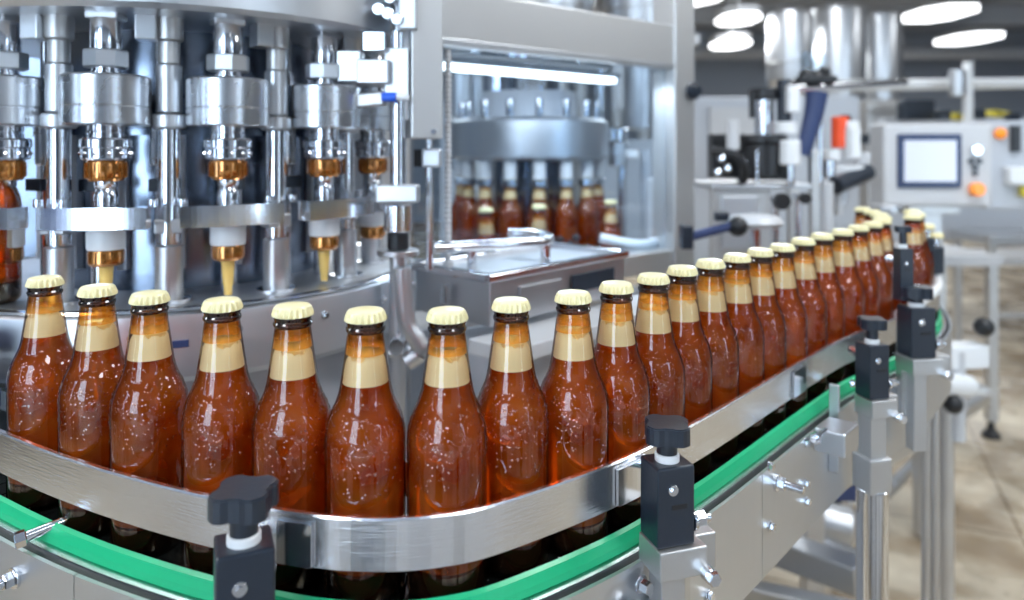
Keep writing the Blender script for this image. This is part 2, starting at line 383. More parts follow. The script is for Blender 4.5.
# ------------------------------------------------------------------ clamp posts
def knob_poly(r, n=4):
    out = []
    for k in range(n*8):
        a = 2*PI*k/(n*8); w = .5+.5*math.cos(n*a)
        rr = r*(.80+.24*min(1, max(0, (w-.15)*1.8))); out.append((rr*math.cos(a), rr*math.sin(a)))
    return out
def clamp_post(px, Y, ztop, zb1, zb0, w, lab, rz, stand=None, bracket=True, groupn='guide rail clamp posts'):
    x = (px-512)/F*Y
    t = thing('clamp_post', lab, 'clamp post', (x,Y,0), rz, groupn)
    blk = MB().box((0,0,(zb0+zb1)/2), (w,w*.92,zb1-zb0), bev=w*.05).build('clamp_block', 'dark', t)
    # screws and slot on the faces
    zc = zb1-(zb1-zb0)*.28
    for fx, nn in ((-.1*w,(0,-1,0)),):
        p = Vector((fx,-w*.46,zc)); MB().cyl(p, p+Vector(nn)*.0015, w*.13, 20).cyl(p+Vector((0,-.0012,0)), p+Vector((0,-.003,0)), w*.07, 6).build('socket_screw', 'polish', blk)
    MB().box((.08*w,-w*.461,zc-w*.42), (w*.42,.0016,w*.12), bev=.0004).build('slot', 'black', blk)
    p = Vector((w*.5,-w*.05,zc+.002)); MB().cyl(p, p+Vector((.0016,0,0)), w*.1, 16).build('side_screw', 'polish', blk)
    # neck, knob and white washers
    MB().cyl((0,0,zb1-.001), (0,0,zb1+.006), w*.30, 24).build('washer', 'white', t)
    MB().cyl((0,0,zb1+.004), (0,0,ztop-w*.40), w*.25, 24).build('knob_neck', 'dark', t)
    kb = bmesh.new(); kb.free()
    m = MB().prism(knob_poly(w*.60), ztop-w*.42, ztop-w*.03)
    m.prism(knob_poly(w*.56), ztop-w*.031, ztop)
    k = m.build('knob', 'dark', t); k.rotation_euler = (0,0,.35)
    # adjusting bolt low on the side
    p = Vector((w*.5,-w*.30,zb0+(zb1-zb0)*.26)); MB().cyl(p, p+Vector((.003,0,0)), w*.24, 20).hexa(p+Vector((.003,0,0)), p+Vector((.012,0,0)), w*.19).cyl(p+Vector((.012,0,0)), p+Vector((.017,0,0)), w*.10, 14).build('adjusting_bolt', 'polish', t)
    # rod that reaches the rail
    MB().cyl((0,w*.3,zc), (0,w*.3+.030,zc), .006, 14).build('rail_rod', 'polish', t)
    if bracket:
        MB().box((.004,-.002,zb0-.012), (w*1.28,w*1.1,.023), bev=.0012).build('bracket', 'frame', t)
        MB().box((w*1.02,.012,zb0-.016), (w*.62,w*.9,.030), bev=.0012).build('side_bracket', 'frame', t)
        p = Vector((w*.75,-w*.52,zb0-.022)); MB().cyl(p, p+Vector((0,-.010,0)), .0062, 18).hexa(p+Vector((0,-.009,0)), p+Vector((0,-.015,0)), .0058).build('bracket_bolt', 'polish', t)
    if stand:
        sq, rr, zs, zf = stand
        MB().box((0,0,(zb0-.02+zs)/2), (sq,sq,zb0-.02-zs), bev=.001).build('square_bar', 'frame', t)
        if rr:
            MB().box((0,0,zs), (rr*1.75,rr*1.75,.045), bev=.002).build('sleeve', 'frame', t)
            MB().cyl((0,0,zf+.01), (0,0,zs-.02), rr, 32, bev=.001).build('stand_tube', 'polish', t)
            MB().cyl((0,0,zf), (0,0,zf+.012), rr*1.8, 32).build('foot', 'black', t)
    return t
clamp_post(244, .490, Z(-.2295), Z(-.266), Z(-.345), .0375, 'black clamp block with knob nearest the left of the photo', .42, (.02,None,Z(-.47),0), bracket=False)
clamp_post(667, .592, Z(-.2235), Z(-.2545), Z(-.3185), .0335, 'black clamp block with knob on pale steel bracket, middle of the photo', .30, (.022,None,Z(-.47),0))
def beside(px, off):                        # distance of a point seen in column px standing off outside the rail
    s = s_at_px(px)
    for _ in range(12):
        p, d, n = path(s); q = p+n*off; s += ((px-512)/F*q.y-q.x)/(d.x-(px-512)/F*d.y)
    p, d, n = path(s); return (p+n*off).y
y3 = beside(872, .052); zr = lambda row, Y: CZ-(row-HZ)/F*Y
clamp_post(872, y3, zr(318,y3), zr(343,y3), zr(396,y3), 23/F*y3, 'black clamp block on tall round polished stand at right', .25, (.024,.0195,zr(472,y3),.0))
y4 = beside(916, .048)
clamp_post(916, y4, zr(286,y4), zr(306,y4), zr(355,y4), 26/F*y4, 'blurred black clamp block farthest right on the conveyor bend', .1, (.02,None,Z(-.44),0))
y5 = beside(903, .03)
clamp_post(903, y5, zr(226,y5), zr(248,y5), zr(300,y5), 14/F*y5, 'blurred slim black clamp block standing highest at the conveyor bend', .1, (.014,None,Z(-.40),0), bracket=False)
# ------------------------------------------------------------------ bottles
H = .22
RAD = .0311
def bottle_profile():
    pts = [(.0262,.0),(.0300,.004),(RAD,.011),(RAD,.050),(RAD,.102),(.0311,.116),(.0302,.1265),(.0272,.1365),(.0231,.1455),(.0204,.154),(.0186,.165),(.0165,.180),(.0145,.195),(.0134,.2035)]
    return [(v.x,v.z) for v in crm([(r,0,z) for r,z in pts], 3)]
prof = bottle_profile()
def rad_at(z):
    for (r0,z0),(r1,z1) in zip(prof, prof[1:]):
        if z0 <= z <= z1 and z1 > z0: return r0+(r1-r0)*(z-z0)/(z1-z0)
    return prof[-1][0]
def cap_mb():
    m = MB(); n = 21*6; rings = []
    for r, z, amp in ((.0128,.2078,.0),(.0153,.2076,.0011),(.01515,.2098,.0010),(.0148,.2120,.0006),(.0143,.2145,.0002),(.0131,.2159,0),(.0095,.2166,0),(.005,.2169,0)):
        rings.append([m.bm.verts.new(((r+amp*math.cos(21*2*PI*i/n))*math.cos(2*PI*i/n), (r+amp*math.cos(21*2*PI*i/n))*math.sin(2*PI*i/n), z+amp*.5*math.cos(21*2*PI*i/n))) for i in range(n)])
    for A, B in zip(rings, rings[1:]):
        for i in range(n): m.bm.faces.new([A[i],A[(i+1)%n],B[(i+1)%n],B[i]]).smooth = True
    c = m.bm.verts.new((0,0,.217))
    for i in range(n): m.bm.faces.new([rings[-1][i], rings[-1][(i+1)%n], c]).smooth = True
    return m
def make_bottle(label, simple=False):
    t = thing('beer_bottle', label, 'bottle')
    n = 48
    glass = MB().lathe([(0,.003),(.018,.002),(.0262,0)]+prof[1:], n=n).build('glass_body', 'glass', t)
    MB().lathe([(.0130,.1985),(.0144,.1992),(.0152,.2006),(.0152,.2022),(.0143,.2036),(.0143,.2050),(.0148,.2062),(.0148,.2074),(.0128,.2080)], n=n).build('neck_ring', 'ring', glass, label='dark thick glass ring')
    bp = [(max(.001, rad_at(z)-.0020), z) for z in [.0265+(.1605-.0265)*k/40 for k in range(41)]]
    beer = MB().lathe([(0,.0260)]+bp+[(0,.1605)], n=n); beer = beer.build('beer', 'beer', t)
    MB().lathe([(0,.004),(.020,.003),(.0255,.003),(.0288,.006),(.0296,.012),(.0296,.0245),(.027,.0258),(0,.0255)], n=n).build('foot_shade', 'base', glass, label='dark plug standing in for the dark reflection in the bottle foot')  # plug paints in the dark reflection and shade below the beer
    # foam collar with an uneven top
    m = MB(); rr = random.Random(3); q = 48; rings = []
    for k, zf in enumerate((0,.25,.5,.75,1)):
        ring = []
        for i in range(q):
            a = 2*PI*i/q; top = .1808+.0022*math.sin(2*a+1)+.0014*math.sin(5*a)+.0009*math.sin(9*a+2)+.0006*math.sin(17*a)
            z = .1606+(top-.1606)*zf; r = rad_at(z)-.0018-(.002 if k == 4 else 0); ring.append(m.bm.verts.new((r*math.cos(a),r*math.sin(a),z)))
        rings.append(ring)
    for A, B in zip(rings, rings[1:]):
        for i in range(q): m.bm.faces.new([A[i],A[(i+1)%q],B[(i+1)%q],B[i]]).smooth = True
    c0 = m.bm.verts.new((0,0,.1606)); c1 = m.bm.verts.new((0,0,.179))
    for i in range(q):
        m.bm.faces.new([rings[0][i],rings[0][(i+1)%q],c0]); m.bm.faces.new([rings[-1][i],rings[-1][(i+1)%q],c1]).smooth = True
    m.build('foam', 'foam', beer)
    MB().lathe([(rad_at(.1828+.0182*k/6)-.0012, .1828+.0182*k/6) for k in range(7)], n=32).build('foam_film', 'film', t, label='thin orange foam film clinging inside the neck')
    cap_mb().build('crown_cap', 'cap', t)
    if not simple:
        m = MB(); rr = random.Random(11)
        for k in range(700):
            z = rr.triangular(.078,.160,.130); a = rr.uniform(0,2*PI); r0 = rad_at(z)-.0001; s_ = rr.uniform(.00035,.00095)*(1.25 if rr.random() < .12 else 1)
            g = bmesh.ops.create_icosphere(m.bm, subdivisions=1, radius=s_)
            bmesh.ops.transform(m.bm, matrix=Matrix.Translation((r0*math.cos(a), r0*math.sin(a), z)) @ Matrix.Rotation(a,4,'Z') @ Matrix.Diagonal((.5,1,1.1,1)), verts=g['verts'])
        for f in m.bm.faces: f.smooth = True
        o = m.build('condensation', 'drop', t); o['kind'] = 'stuff'
    return t
B = [(-.4552,.6998),(-.3777,.6542),(-.3142,.6244),(-.2398,.5958),(-.175,.5748),(-.1134,.5578),(-.0502,.558),(-.0007,.5956),(.0547,.6246),(.0972,.6706),(.1405,.7159),(.1807,.7639),(.2232,.8099),(.2672,.8547),(.3103,.9005),(.3548,.9451),(.4085,1.01),(.4597,1.0676),(.5145,1.1209),(.5671,1.1787),(.6186,1.2357)]
def clear_of_rail(x, y, need=.0350):
    best = min(((x-p.x)**2+(y-p.y)**2, i) for i, p in enumerate(raw)); p = raw[best[1]]
    a, b = raw[max(best[1]-1,0)], raw[min(best[1]+1,len(raw)-1)]; d = (b-a).normalized(); n = Vector((-d.y,d.x,0)); D = (Vector((x,y,0))-p).dot(n)
    q = Vector((x,y,0))+n*max(0, need-D); return q.x, q.y
B = [clear_of_rail(*b) for b in B]
ORD = ['first','second','third','fourth','fifth','sixth','seventh','eighth','ninth','tenth','eleventh','twelfth','thirteenth','fourteenth','fifteenth','sixteenth','seventeenth','eighteenth','nineteenth','twentieth','twenty-first']
EX = {0:', cut by the left guide rail',3:', left of the left clamp knob',5:', nearest large one with bright highlight',6:', nearest large one right of centre',9:', just before the middle clamp'}
bottle = None
GB = 'capped beer bottles in the conveyor row'
def put_bottle(x, y, lab, z=BELT+.0016, group=GB):
    global bottle
    if bottle is None: bottle = make_bottle(lab); o = bottle
    else: o = copy_tree(bottle)
    o.location = (x,y,z); o.rotation_euler = (0,0,random.uniform(0,2*PI)); o['label'] = lab; o['category'] = 'bottle'; o['group'] = group
    return o
for i, (x,y) in enumerate(B):
    put_bottle(x, y, f'capped amber beer bottle, {ORD[i]} from the left in the front row')
# the row continues round the bend, in two lanes
laneA = [(.662,1.290),(.695,1.350),(.722,1.415),(.742,1.482),(.755,1.551)]
for i, (x,y) in enumerate(laneA):
    put_bottle(x, y, f'blurred beer bottle, {ORD[i]} one behind the front row going back to the left', group='beer bottles beyond the bend')
laneB = [(.765,1.375),(.800,1.425),(.828,1.490)]
for i, (x,y) in enumerate(laneB):
    put_bottle(x, y, f'blurred beer bottle beside the bending rail, {ORD[i]} of the outer lane', group='beer bottles beyond the bend')

# ------------------------------------------------------------------ filler carousel
FC = Vector((-.52,1.17,0)); RV = .30
fz = lambda y: Z(-(y-150)/827.0)
def ringpt(a, r): return Vector((FC.x+r*math.sin(a), FC.y-r*math.cos(a), 0))
car = thing('filling_carousel', 'large round stainless filling machine with top disc, central drum and base table', 'filling machine', (FC.x,FC.y,0))
MB().lathe([(0,Z(.164)),(.352,Z(.164)),(.360,Z(.170)),(.360,Z(.30)),(.352,Z(.31)),(0,Z(.31))], n=96).build('top_disc', 'satin', car)
MB().lathe([(0,Z(-.19)),(.352,Z(-.189)),(.359,Z(-.192)),(.360,Z(-.20)),(.360,Z(-.264)),(.352,Z(-.272)),(0,Z(-.272))], n=96).build('base_table', 'plate', car)
MB().lathe([(.335,Z(-.1875)),(.338,Z(-.186)),(.350,Z(-.186)),(.353,Z(-.1885))], n=96).build('table_rim', 'polish', car)
MB().lathe([(.20,Z(-.19)),(.20,Z(.02)),(.215,Z(.02)),(.215,Z(.07)),(.20,Z(.075)),(.19,Z(.164))], n=64).build('central_drum', 'deep', car)
MB().lathe([(.26,Z(-.272)),(.27,Z(-.30)),(.27,.12),(.24,.08)], n=64).build('pedestal', 'enamel', car)
m = MB()
for k in range(18):
    a = 2*PI*k/18; p = Vector((.206*math.sin(a),-.206*math.cos(a),0)); m.box((p.x,p.y,Z(-.05)), (.012,.01,.22), a)
m.build('drum_ribs', 'satin', car)['kind'] = 'stuff'
for k in range(9):
    a = math.radians(-40+k*18); p = Vector((.3605*math.sin(a),-.3605*math.cos(a),Z(-.215))); bolt_on(car, p, Vector((math.sin(a),-math.cos(a),0)), .004, .005)
for a, zz_ in ((22,-.238),):
    a = math.radians(a); MB().box((.361*math.sin(a),-.361*math.cos(a),Z(-.225)), (.018,.003,.008), a).build('sensor_plate', 'navy', car, label='small blue plate')

def make_valve(lab):
    t = thing('filling_valve', lab, 'filling valve')
    def L(name, mt, prof, n=40, **k): return MB().lathe([(0,prof[0][1])]+prof+[(0,prof[-1][1])], n=n).build(name, mt, t, **k)
    MB().box((0,0,(fz(-8)+fz(20))/2), (.038,.030,fz(-8)-fz(20)), bev=.002).build('mount_block', 'satin', t)
    MB().cyl((0,-.014,fz(10)), (0,-.018,fz(10)), .0035, 16).build('mount_hole', 'black', t)
    L('upper_stem', 'polish', [(.0175,fz(52)),(.0178,fz(50)),(.0178,fz(22)),(.016,fz(19))])
    MB().lathe([(0,fz(68)),(.024,fz(68)),(.026,fz(67)),(.026,fz(52)),(.024,fz(50.5)),(0,fz(50.5))], n=8, smooth=False).build('hex_collar', 'satin', t)
    L('neck_rings', 'polish', [(.0155,fz(77)),(.0155,fz(75)),(.0175,fz(74)),(.0175,fz(72)),(.0155,fz(71.5)),(.0155,fz(68))])
    L('drum_collar', 'steel', [(.047,fz(125.5)),(.0495,fz(124)),(.0495,fz(108.5)),(.0485,fz(107.7)),(.0485,fz(107)),(.0495,fz(106)),(.0495,fz(78)),(.047,fz(76))], 64)
    L('lower_stem', 'polish', [(.0205,fz(139)),(.0205,fz(133)),(.0185,fz(132.4)),(.0185,fz(131.4)),(.0205,fz(131)),(.0205,fz(125))])
    m = MB().lathe([(0,fz(160)),(.0255,fz(160)),(.0275,fz(158)),(.0275,fz(149)),(.0265,fz(148.5)),(.0290,fz(147)),(.0290,fz(140)),(.027,fz(138)),(0,fz(138))], n=36)
    for k in range(12):
        a = 2*PI*k/12; m.sphere((.0275*math.cos(a),.0275*math.sin(a),fz(153.5)), .0026, 6)
    m.build('knurled_nut', 'polish', t)
    m = MB().lathe([(0,fz(181.5)),(.019,fz(181)),(.0212,fz(178)),(.0220,fz(162)),(.0205,fz(159.5)),(0,fz(159.5))], n=32)
    for k in range(16):
        a = 2*PI*k/16; m.box((.0222*math.cos(a),.0222*math.sin(a),fz(170)), (.0022,.0022,.018), a)
    m.build('sight_glass', 'copper', t, label='amber ribbed glass')
    L('nozzle_tip', 'polish', [(.0135,fz(206)),(.0138,fz(196)),(.0115,fz(190)),(.0130,fz(186)),(.0130,fz(181))])
    return t
def make_gripper(lab):
    t = thing('bottle_gripper', lab, 'gripper')
    # arc shaped clamp plate, centred on this station, following the carousel
    ang = .178; m = MB(); pts = []; nr = []
    for k in range(21):
        a = -ang+2*ang*k/20; pts.append((RV*1.14*math.sin(a), RV-RV*1.14*math.cos(a))); nr.append((math.sin(a),-math.cos(a)))
    m.sweep(pts, nr, [(0,fz(206)),(.001,fz(205.5)),(.001,fz(226.5)),(0,fz(227)),(-.028,fz(227)),(-.028,fz(206))]).build('clamp_plate', 'polish', t)
    for sx in (-1,1):
        p = Vector((.052*sx,.006,fz(203))); MB().cyl(p+Vector((0,0,-.006)), p+Vector((0,0,.004)), .006, 16).build('pin', 'polish', t)
    MB().lathe([(.014,fz(229)),(.0205,fz(229)),(.0215,fz(231)),(.0215,fz(247)),(.0205,fz(249)),(.014,fz(249))], n=40).build('centring_ring', 'white', t, label='pale plastic centring ring')
    MB().lathe([(.012,fz(249)),(.0190,fz(249)),(.0203,fz(252)),(.0203,fz(262)),(.0175,fz(265)),(.010,fz(265))], n=40).build('pouring_cup', 'copper', t, label='amber pouring cup')
    return t
angs = [5.5+26.5*k for k in range(-2,6)]
vl = {-1:'filling valve cut off by the left photo edge', 0:'filling valve over the second bottle, leftmost whole one', 1:'second whole filling valve from the left', 2:'third whole filling valve from the left, turned half away', 3:'rightmost filling valve on the carousel, beside the blue fitting', -2:'filling valve outside the left photo edge', 4:'filling valve on the far side behind the rightmost valve', 5:'filling valve at the back of the carousel'}
valve = grip = None
for k, a in zip(range(-2,6), angs):
    if k in (-2,4,5): continue
    a = math.radians(a); p = ringpt(a, RV)
    if valve is None: v = valve = make_valve(vl[k]); g = grip = make_gripper('')
    else: v = copy_tree(valve); g = copy_tree(grip)
    v.location = p; v.rotation_euler = (0,0,a); v['label'] = vl[k]; v['group'] = 'filling valves round the carousel'
    g.location = p; g.rotation_euler = (0,0,a); g['label'] = vl[k].replace('filling valve','polished arc gripper below the filling valve') if k in (-1,4) else ['polished arc gripper under the leftmost whole filling valve','polished arc gripper under the second whole filling valve','polished arc gripper under the third whole filling valve','polished arc gripper under the rightmost filling valve'][k]
    g['group'] = 'arc grippers round the carousel'; g['category'] = 'gripper'
    if k in (0,1,2):
        m = MB(); zt, zb = fz(265), Z(-.184)
        pr = [(.0088,zt),(.0080,zt-.006),(.0072,zt-.018),(.0062,zt-.032),(.0052,(zt+zb)/2-.012),(.0050,zb)]
        o = MB().lathe([(0,zt)]+pr+[(0,zb)], (p.x,p.y,0), 16).build('beer_stream', 'stream')
        tag(o, ['golden beer stream pouring behind the second bottle','golden beer stream pouring behind the fourth bottle','golden beer stream pouring under the third whole filling valve'][k], 'beer stream', 'beer streams under the valves')
def make_lift(lab):
    t = thing('lift_post', lab, 'post')
    MB().cyl((0,0,Z(-.189)), (0,0,fz(248)), .0165, 32, bev=.0015).build('lower_sleeve', 'satin', t)
    MB().cyl((0,0,fz(248)), (0,0,fz(128)), .0135, 28).build('piston_rod', 'polish', t)
    MB().box((0,0,fz(228)), (.032,.026,.018), bev=.002).build('clamp', 'satin', t)
    MB().cyl((0,0,fz(128)), (0,0,fz(113)), .020, 28).build('flange', 'satin', t)
    MB().cyl((0,0,fz(112)), (0,0,fz(62)), .0150, 28).build('upper_sleeve', 'satin', t)
    MB().cyl((0,0,fz(62)), (0,0,fz(38)), .0125, 28).cyl((0,0,fz(38)),(0,0,fz(10)),.0165,28).build('cylinder_head', 'frame', t)
    MB().box((-.024,-.008,fz(24)), (.024,.026,.036), bev=.002).build('square_cover', 'satin', t)
    MB().lathe([(.026,Z(-.1885)),(.026,Z(-.185)),(.018,Z(-.184))], n=28).build('base_flange', 'polish', t)
    return t
ll = {-1:'steel lift post left of the leftmost whole filling valve', 0:'steel lift post between the first and second whole filling valves', 1:'steel lift post between the second and third whole filling valves', 2:'steel lift post between the third and rightmost filling valves', 3:'steel lift post right of the rightmost filling valve'}
lift = None
for k in range(-1,4):
    a = math.radians(5.5+26.5*k+13.25+(0)); p = ringpt(a, .285)
    if lift is None: v = lift = make_lift(ll[k])
    else: v = copy_tree(lift)
    v.location = p; v.rotation_euler = (0,0,a); v['label'] = ll[k]; v['group'] = 'lift posts between the filling valves'; v['category'] = 'post'
# inner posts of the carousel, behind the valves
ip = None
for k in range(7):
    a = math.radians(-22+19*k); p = ringpt(a, .238)
    if ip is None:
        ip = thing('tie_rod', '', 'rod'); MB().cyl((0,0,Z(-.189)), (0,0,Z(.164)), .011, 24).build('rod', 'polish', ip); MB().cyl((0,0,Z(-.02)), (0,0,Z(.035)), .017, 24).build('collar', 'steel', ip); o = ip
        MB().box((0,-.015,Z(-.045)), (.03,.016,.016), bev=.001).build('bracket', 'dark', ip)
    else: o = copy_tree(ip)
    o.location = p; o.rotation_euler = (0,0,a); o['group'] = 'inner tie rods of the carousel'; o['category'] = 'rod'
    o['label'] = 'slim polished tie rod standing behind the filling valves round the central drum'
# beer bottles in the carousel at the far left
put_bottle(-.640, .885, 'amber bottle held under the filling valve at the left photo edge', Z(-.187), 'bottles held in the filler')
COL.objects  # noqa
gd = thing('guard_rail', 'dark blue padded machine edge at the left photo side behind bottles', 'guard', (-.72,.80,0), -.10)
MB().box((0,0,Z(-.216)), (.30,.03,.030), bev=.004).build('pad', 'navy', gd)
MB().box((0,.002,Z(-.247)), (.30,.03,.026), bev=.003).build('lower_bar', 'pale', gd)
MB().box((0,.004,Z(-.275)), (.30,.03,.024), bev=.003).build('lower_pad', 'navy', gd)

# ------------------------------------------------------------------ column, bent arm and boxes right of the carousel
colm = thing('actuator_column', 'slim steel actuator column with black collar right of the carousel', 'column', (-.163,1.03,0))
MB().cyl((0,0,.5), (0,0,Z(-.15)), .012, 24).build('lower_tube', 'satin', colm)
MB().cyl((0,0,Z(-.15)), (0,0,Z(-.142)), .030, 28).build('flange', 'satin', colm)
MB().cyl((0,0,Z(-.142)), (0,0,Z(-.117)), .0155, 24).build('collar', 'black', colm, label='black collar')
MB().cyl((0,0,Z(-.117)), (0,0,Z(-.077)), .020, 28).build('housing', 'polish', colm)
MB().box((0,0,Z(-.062)), (.06,.03,.026), bev=.003).build('clamp', 'satin', colm)
MB().cyl((0,0,Z(-.05)), (0,0,Z(.17)), .0115, 24).build('upper_tube', 'polish', colm)
MB().box((.0,-.004,Z(.11)), (.035,.02,.07), bev=.002).build('bracket', 'satin', colm)
pts = crm([at(402,268,.98), at(404,300,.98), at(408,325,.98), at(417,340,.98), at(420,352,.98), at(408,362,.98)], 8)
arm = MB().tube(pts, .0125, 14).build('bent_arm', 'satin'); tag(arm, 'curved cast steel arm bending down right of the carousel', 'arm')
nk = thing('pin_joint', 'small steel pin joint at the foot of the curved arm', 'joint', at(398,345,.985))
MB().cyl((0,-.012,0), (0,.012,0), .012, 20).build('hub', 'polish', nk); MB().cyl((-.012,0,-.012),(.05,0,.004),.006,14).build('link', 'satin', nk)
vb = thing('valve_block', 'stack of small steel blocks and fittings above the rightmost filling valve', 'fitting', at(372,60,1.02))
MB().box((-.03,0,-.01), (.034,.03,.044), bev=.002).build('left_block', 'satin', vb); MB().box((.006,-.004,.024), (.032,.03,.028), bev=.002).build('top_block', 'polish', vb)
MB().box((.004,-.004,-.018), (.045,.03,.034), bev=.002).build('right_block', 'satin', vb); MB().box((-.012,0,-.058), (.06,.03,.018), ry=-.1, bev=.002).build('base_bar', 'frame', vb)
bf = thing('hose_fitting', 'bright blue push fitting right of the rightmost filling valve', 'fitting', at(392,97,1.0))
MB().cyl((-.014,0,0), (.006,0,0), .0065, 18).build('collar', 'blue', bf); MB().cyl((.005,0,0), (.024,0,-.001), .004, 14).build('tube', 'white', bf)
cb = thing('terminal_box', 'small steel junction fittings on the rim beside the tall enclosure box', 'fitting', at(392,20,1.02))
for dx, dz in ((-.016,.012),(-.003,.006),(.01,-.002),(.0,.028)): MB().cyl((dx,-.02,dz), (dx,.01,dz), .0085, 18).build('union', 'polish', cb)
MB().box((.024,.0,.01), (.024,.03,.05), bev=.002).build('block', 'satin', cb)
eb = thing('enclosure_box', 'tall pale steel box hanging left of the guard window', 'cabinet', at(424,60,1.05), .32)
MB().box((0,0,.16), (.046,.05,.55), bev=.002).build('housing', 'frame', eb)
MB().box((-.034,.004,.12), (.020,.04,.42), bev=.002).build('side_channel', 'satin', eb)
MB().cyl((.008,-.026,-.105), (.008,-.029,-.105), .004, 14).build('screw', 'polish', eb)
hd = thing('door_bracket', 'small steel bracket stub below the tall enclosure box', 'bracket', at(432,158,1.1))
MB().box((0,0,0), (.028,.03,.028), bev=.003).build('block', 'satin', hd); MB().cyl((-.004,0,-.17),(-.004,0,.03),.006,16).build('rod', 'polish', hd); MB().box((-.02,-.004,0),(.012,.02,.026)).build('inset','black',hd)
hose = thing('conduit', 'thin ribbed vertical conduit at the left edge of the guard window', 'conduit', at(448,275,1.15))
m = MB().cyl((0,0,0), (0,0,.36), .0045, 14)
for k in range(44): m.lathe([(.0045,.004+k*.008),(.0062,.006+k*.008),(.0045,.0085+k*.008)], n=14)
m.build('ribbed_tube', 'pale', hose); MB().cyl((0,0,-.01), (0,0,.022), .009, 16).build('ferrule', 'pale', hose)

# ------------------------------------------------------------------ guard window frame
A0 = Vector((-.122,1.31,0)); A1 = Vector((.388,1.71,0)); dv = (A1-A0).normalized(); ga = math.atan2(dv.y,dv.x); LB = (A1-A0).length
gf = thing('machine_guard', 'grey steel guard window frame with thick top beam and right pillar', 'machine guard', (A0.x,A0.y,0), ga)
MB().box((LB/2-.03,.03,Z(.2485)), (LB+.1,.06,.095), bev=.003).build('top_beam', 'frame', gf)
MB().box((LB/2-.03,.012,Z(.198)), (LB+.1,.03,.012), bev=.001).build('lower_lip', 'satin', gf)
MB().box((LB+.03,.03,Z(.0)-.30), (.075,.07,1.9), bev=.004).build('pillar', 'frame', gf)
MB().box((-.10,.03,Z(.0)-.30), (.06,.06,1.9), bev=.004).build('left_pillar', 'frame', gf)
MB().box((LB/2-.03,.03,Z(-.262)), (LB+.06,.05,.05), bev=.003).build('lower_beam', 'frame', gf)
MB().box((LB/2-.03,.024,Z(-.025)), (LB+.04,.006,.44)).build('window_pane', 'pane', gf, label='clear bluish pane')
MB().cyl((LB+.055,.002,Z(.143)), (LB+.055,-.018,Z(.143)), .021, 20).cyl((LB+.055,-.016,Z(.143)),(LB+.055,-.026,Z(.143)),.013,16).build('lock_knob', 'dark', gf, label='round black lock knob')

ls = tag(thing('light_strip', 'glowing white light strip inside the top of the guard window', 'lamp', (A0.x,A0.y,0), ga), 'glowing white light strip inside the top of the guard window', 'lamp')
MB().box((LB/2-.05,.11,Z(.166)), (LB-.10,.03,.012), bev=.002).build('diffuser', 'lamp', ls); MB().box((LB/2-.05,.11,Z(.178)), (LB-.08,.04,.010), bev=.002).build('housing', 'pale', ls)
MB().box((LB/2-.05,.085,Z(.19)), (LB-.2,.05,.006)).build('hanger', 'satin', ls)
L_ = bpy.data.lights.new('strip_light', 'AREA'); L_.shape = 'RECTANGLE'; L_.size = LB-.1; L_.size_y = .03; L_.energy = 7; L_.color = (.88,.94,1)
o = bpy.data.objects.new('strip_light', L_); COL.objects.link(o); o.parent = ls; o.location = (LB/2-.05,.11,Z(.158))
# tray box in front of the window
bx = thing('drip_tray_cabinet', 'low rectangular stainless box with raised rim in front of the guard window', 'cabinet', (-.032,1.05,0), math.atan2(.73,.68))
W_, D_ = .345, .17
MB().box((W_/2,D_/2,Z(-.225)), (W_,D_,.068), bev=.002).build('body', 'satin', bx)
for a, b, c, d in ((W_/2,0,W_+.012,.014),(W_/2,D_,W_+.012,.014),(0,D_/2,.014,D_),(W_,D_/2,.014,D_)): MB().box((a,b,Z(-.187)), (c,d,.012), bev=.002).build('rim_bar', 'polish', bx)
MB().box((W_*.32,-.003,Z(-.228)), (.10,.004,.040), bev=.001).build('hatch', 'satin', bx); MB().box((W_*.72,-.003,Z(-.222)), (.12,.003,.030), bev=.001).build('dark_opening', 'dark', bx)
MB().box((W_/2+.02,-.03,Z(-.283)), (W_+.1,.09,.022), bev=.002).build('lower_ledge', 'pale', bx)
MB().box((W_/2,D_/2,.62), (W_-.02,D_-.02,.93), bev=.002).build('base_cabinet', 'enamel', bx)
for a, b in ((.16,.03),(.05,.09)):
    MB().cyl((a,b,Z(-.19)), (a,b,Z(-.155)), .008, 14).build('guide_support', 'polish', bx)
m = MB().tube(crm([(-.02,.0+.1,Z(-.15)),(.06,.06,Z(-.15)),(.16,.03,Z(-.15)),(.22,.09,Z(-.15)),(.20,.15,Z(-.15))],8), .009, 12); m.build('curved_guide', 'polish', bx)
MB().cyl((-.012,D_*.5,Z(-.205)), (-.012,D_*.5,Z(-.235)), .006, 12).build('latch', 'polish', bx)
# housing panels behind the bottles, under carousel
hb = thing('machine_housing', 'grey sheet steel machine housing behind the filling carousel', 'cabinet', (-.88,1.75,0))
MB().box((0,.1,.57), (1.3,.20,1.05), bev=.004).build('front_panel', 'enamel', hb)
MB().box((-.25,.1,1.5), (.7,.18,.75), bev=.004).build('upper_panel', 'deep', hb)
MB().box((.2,-.006,.9), (.5,.012,.25), bev=.003).build('cover_plate', 'satin', hb)
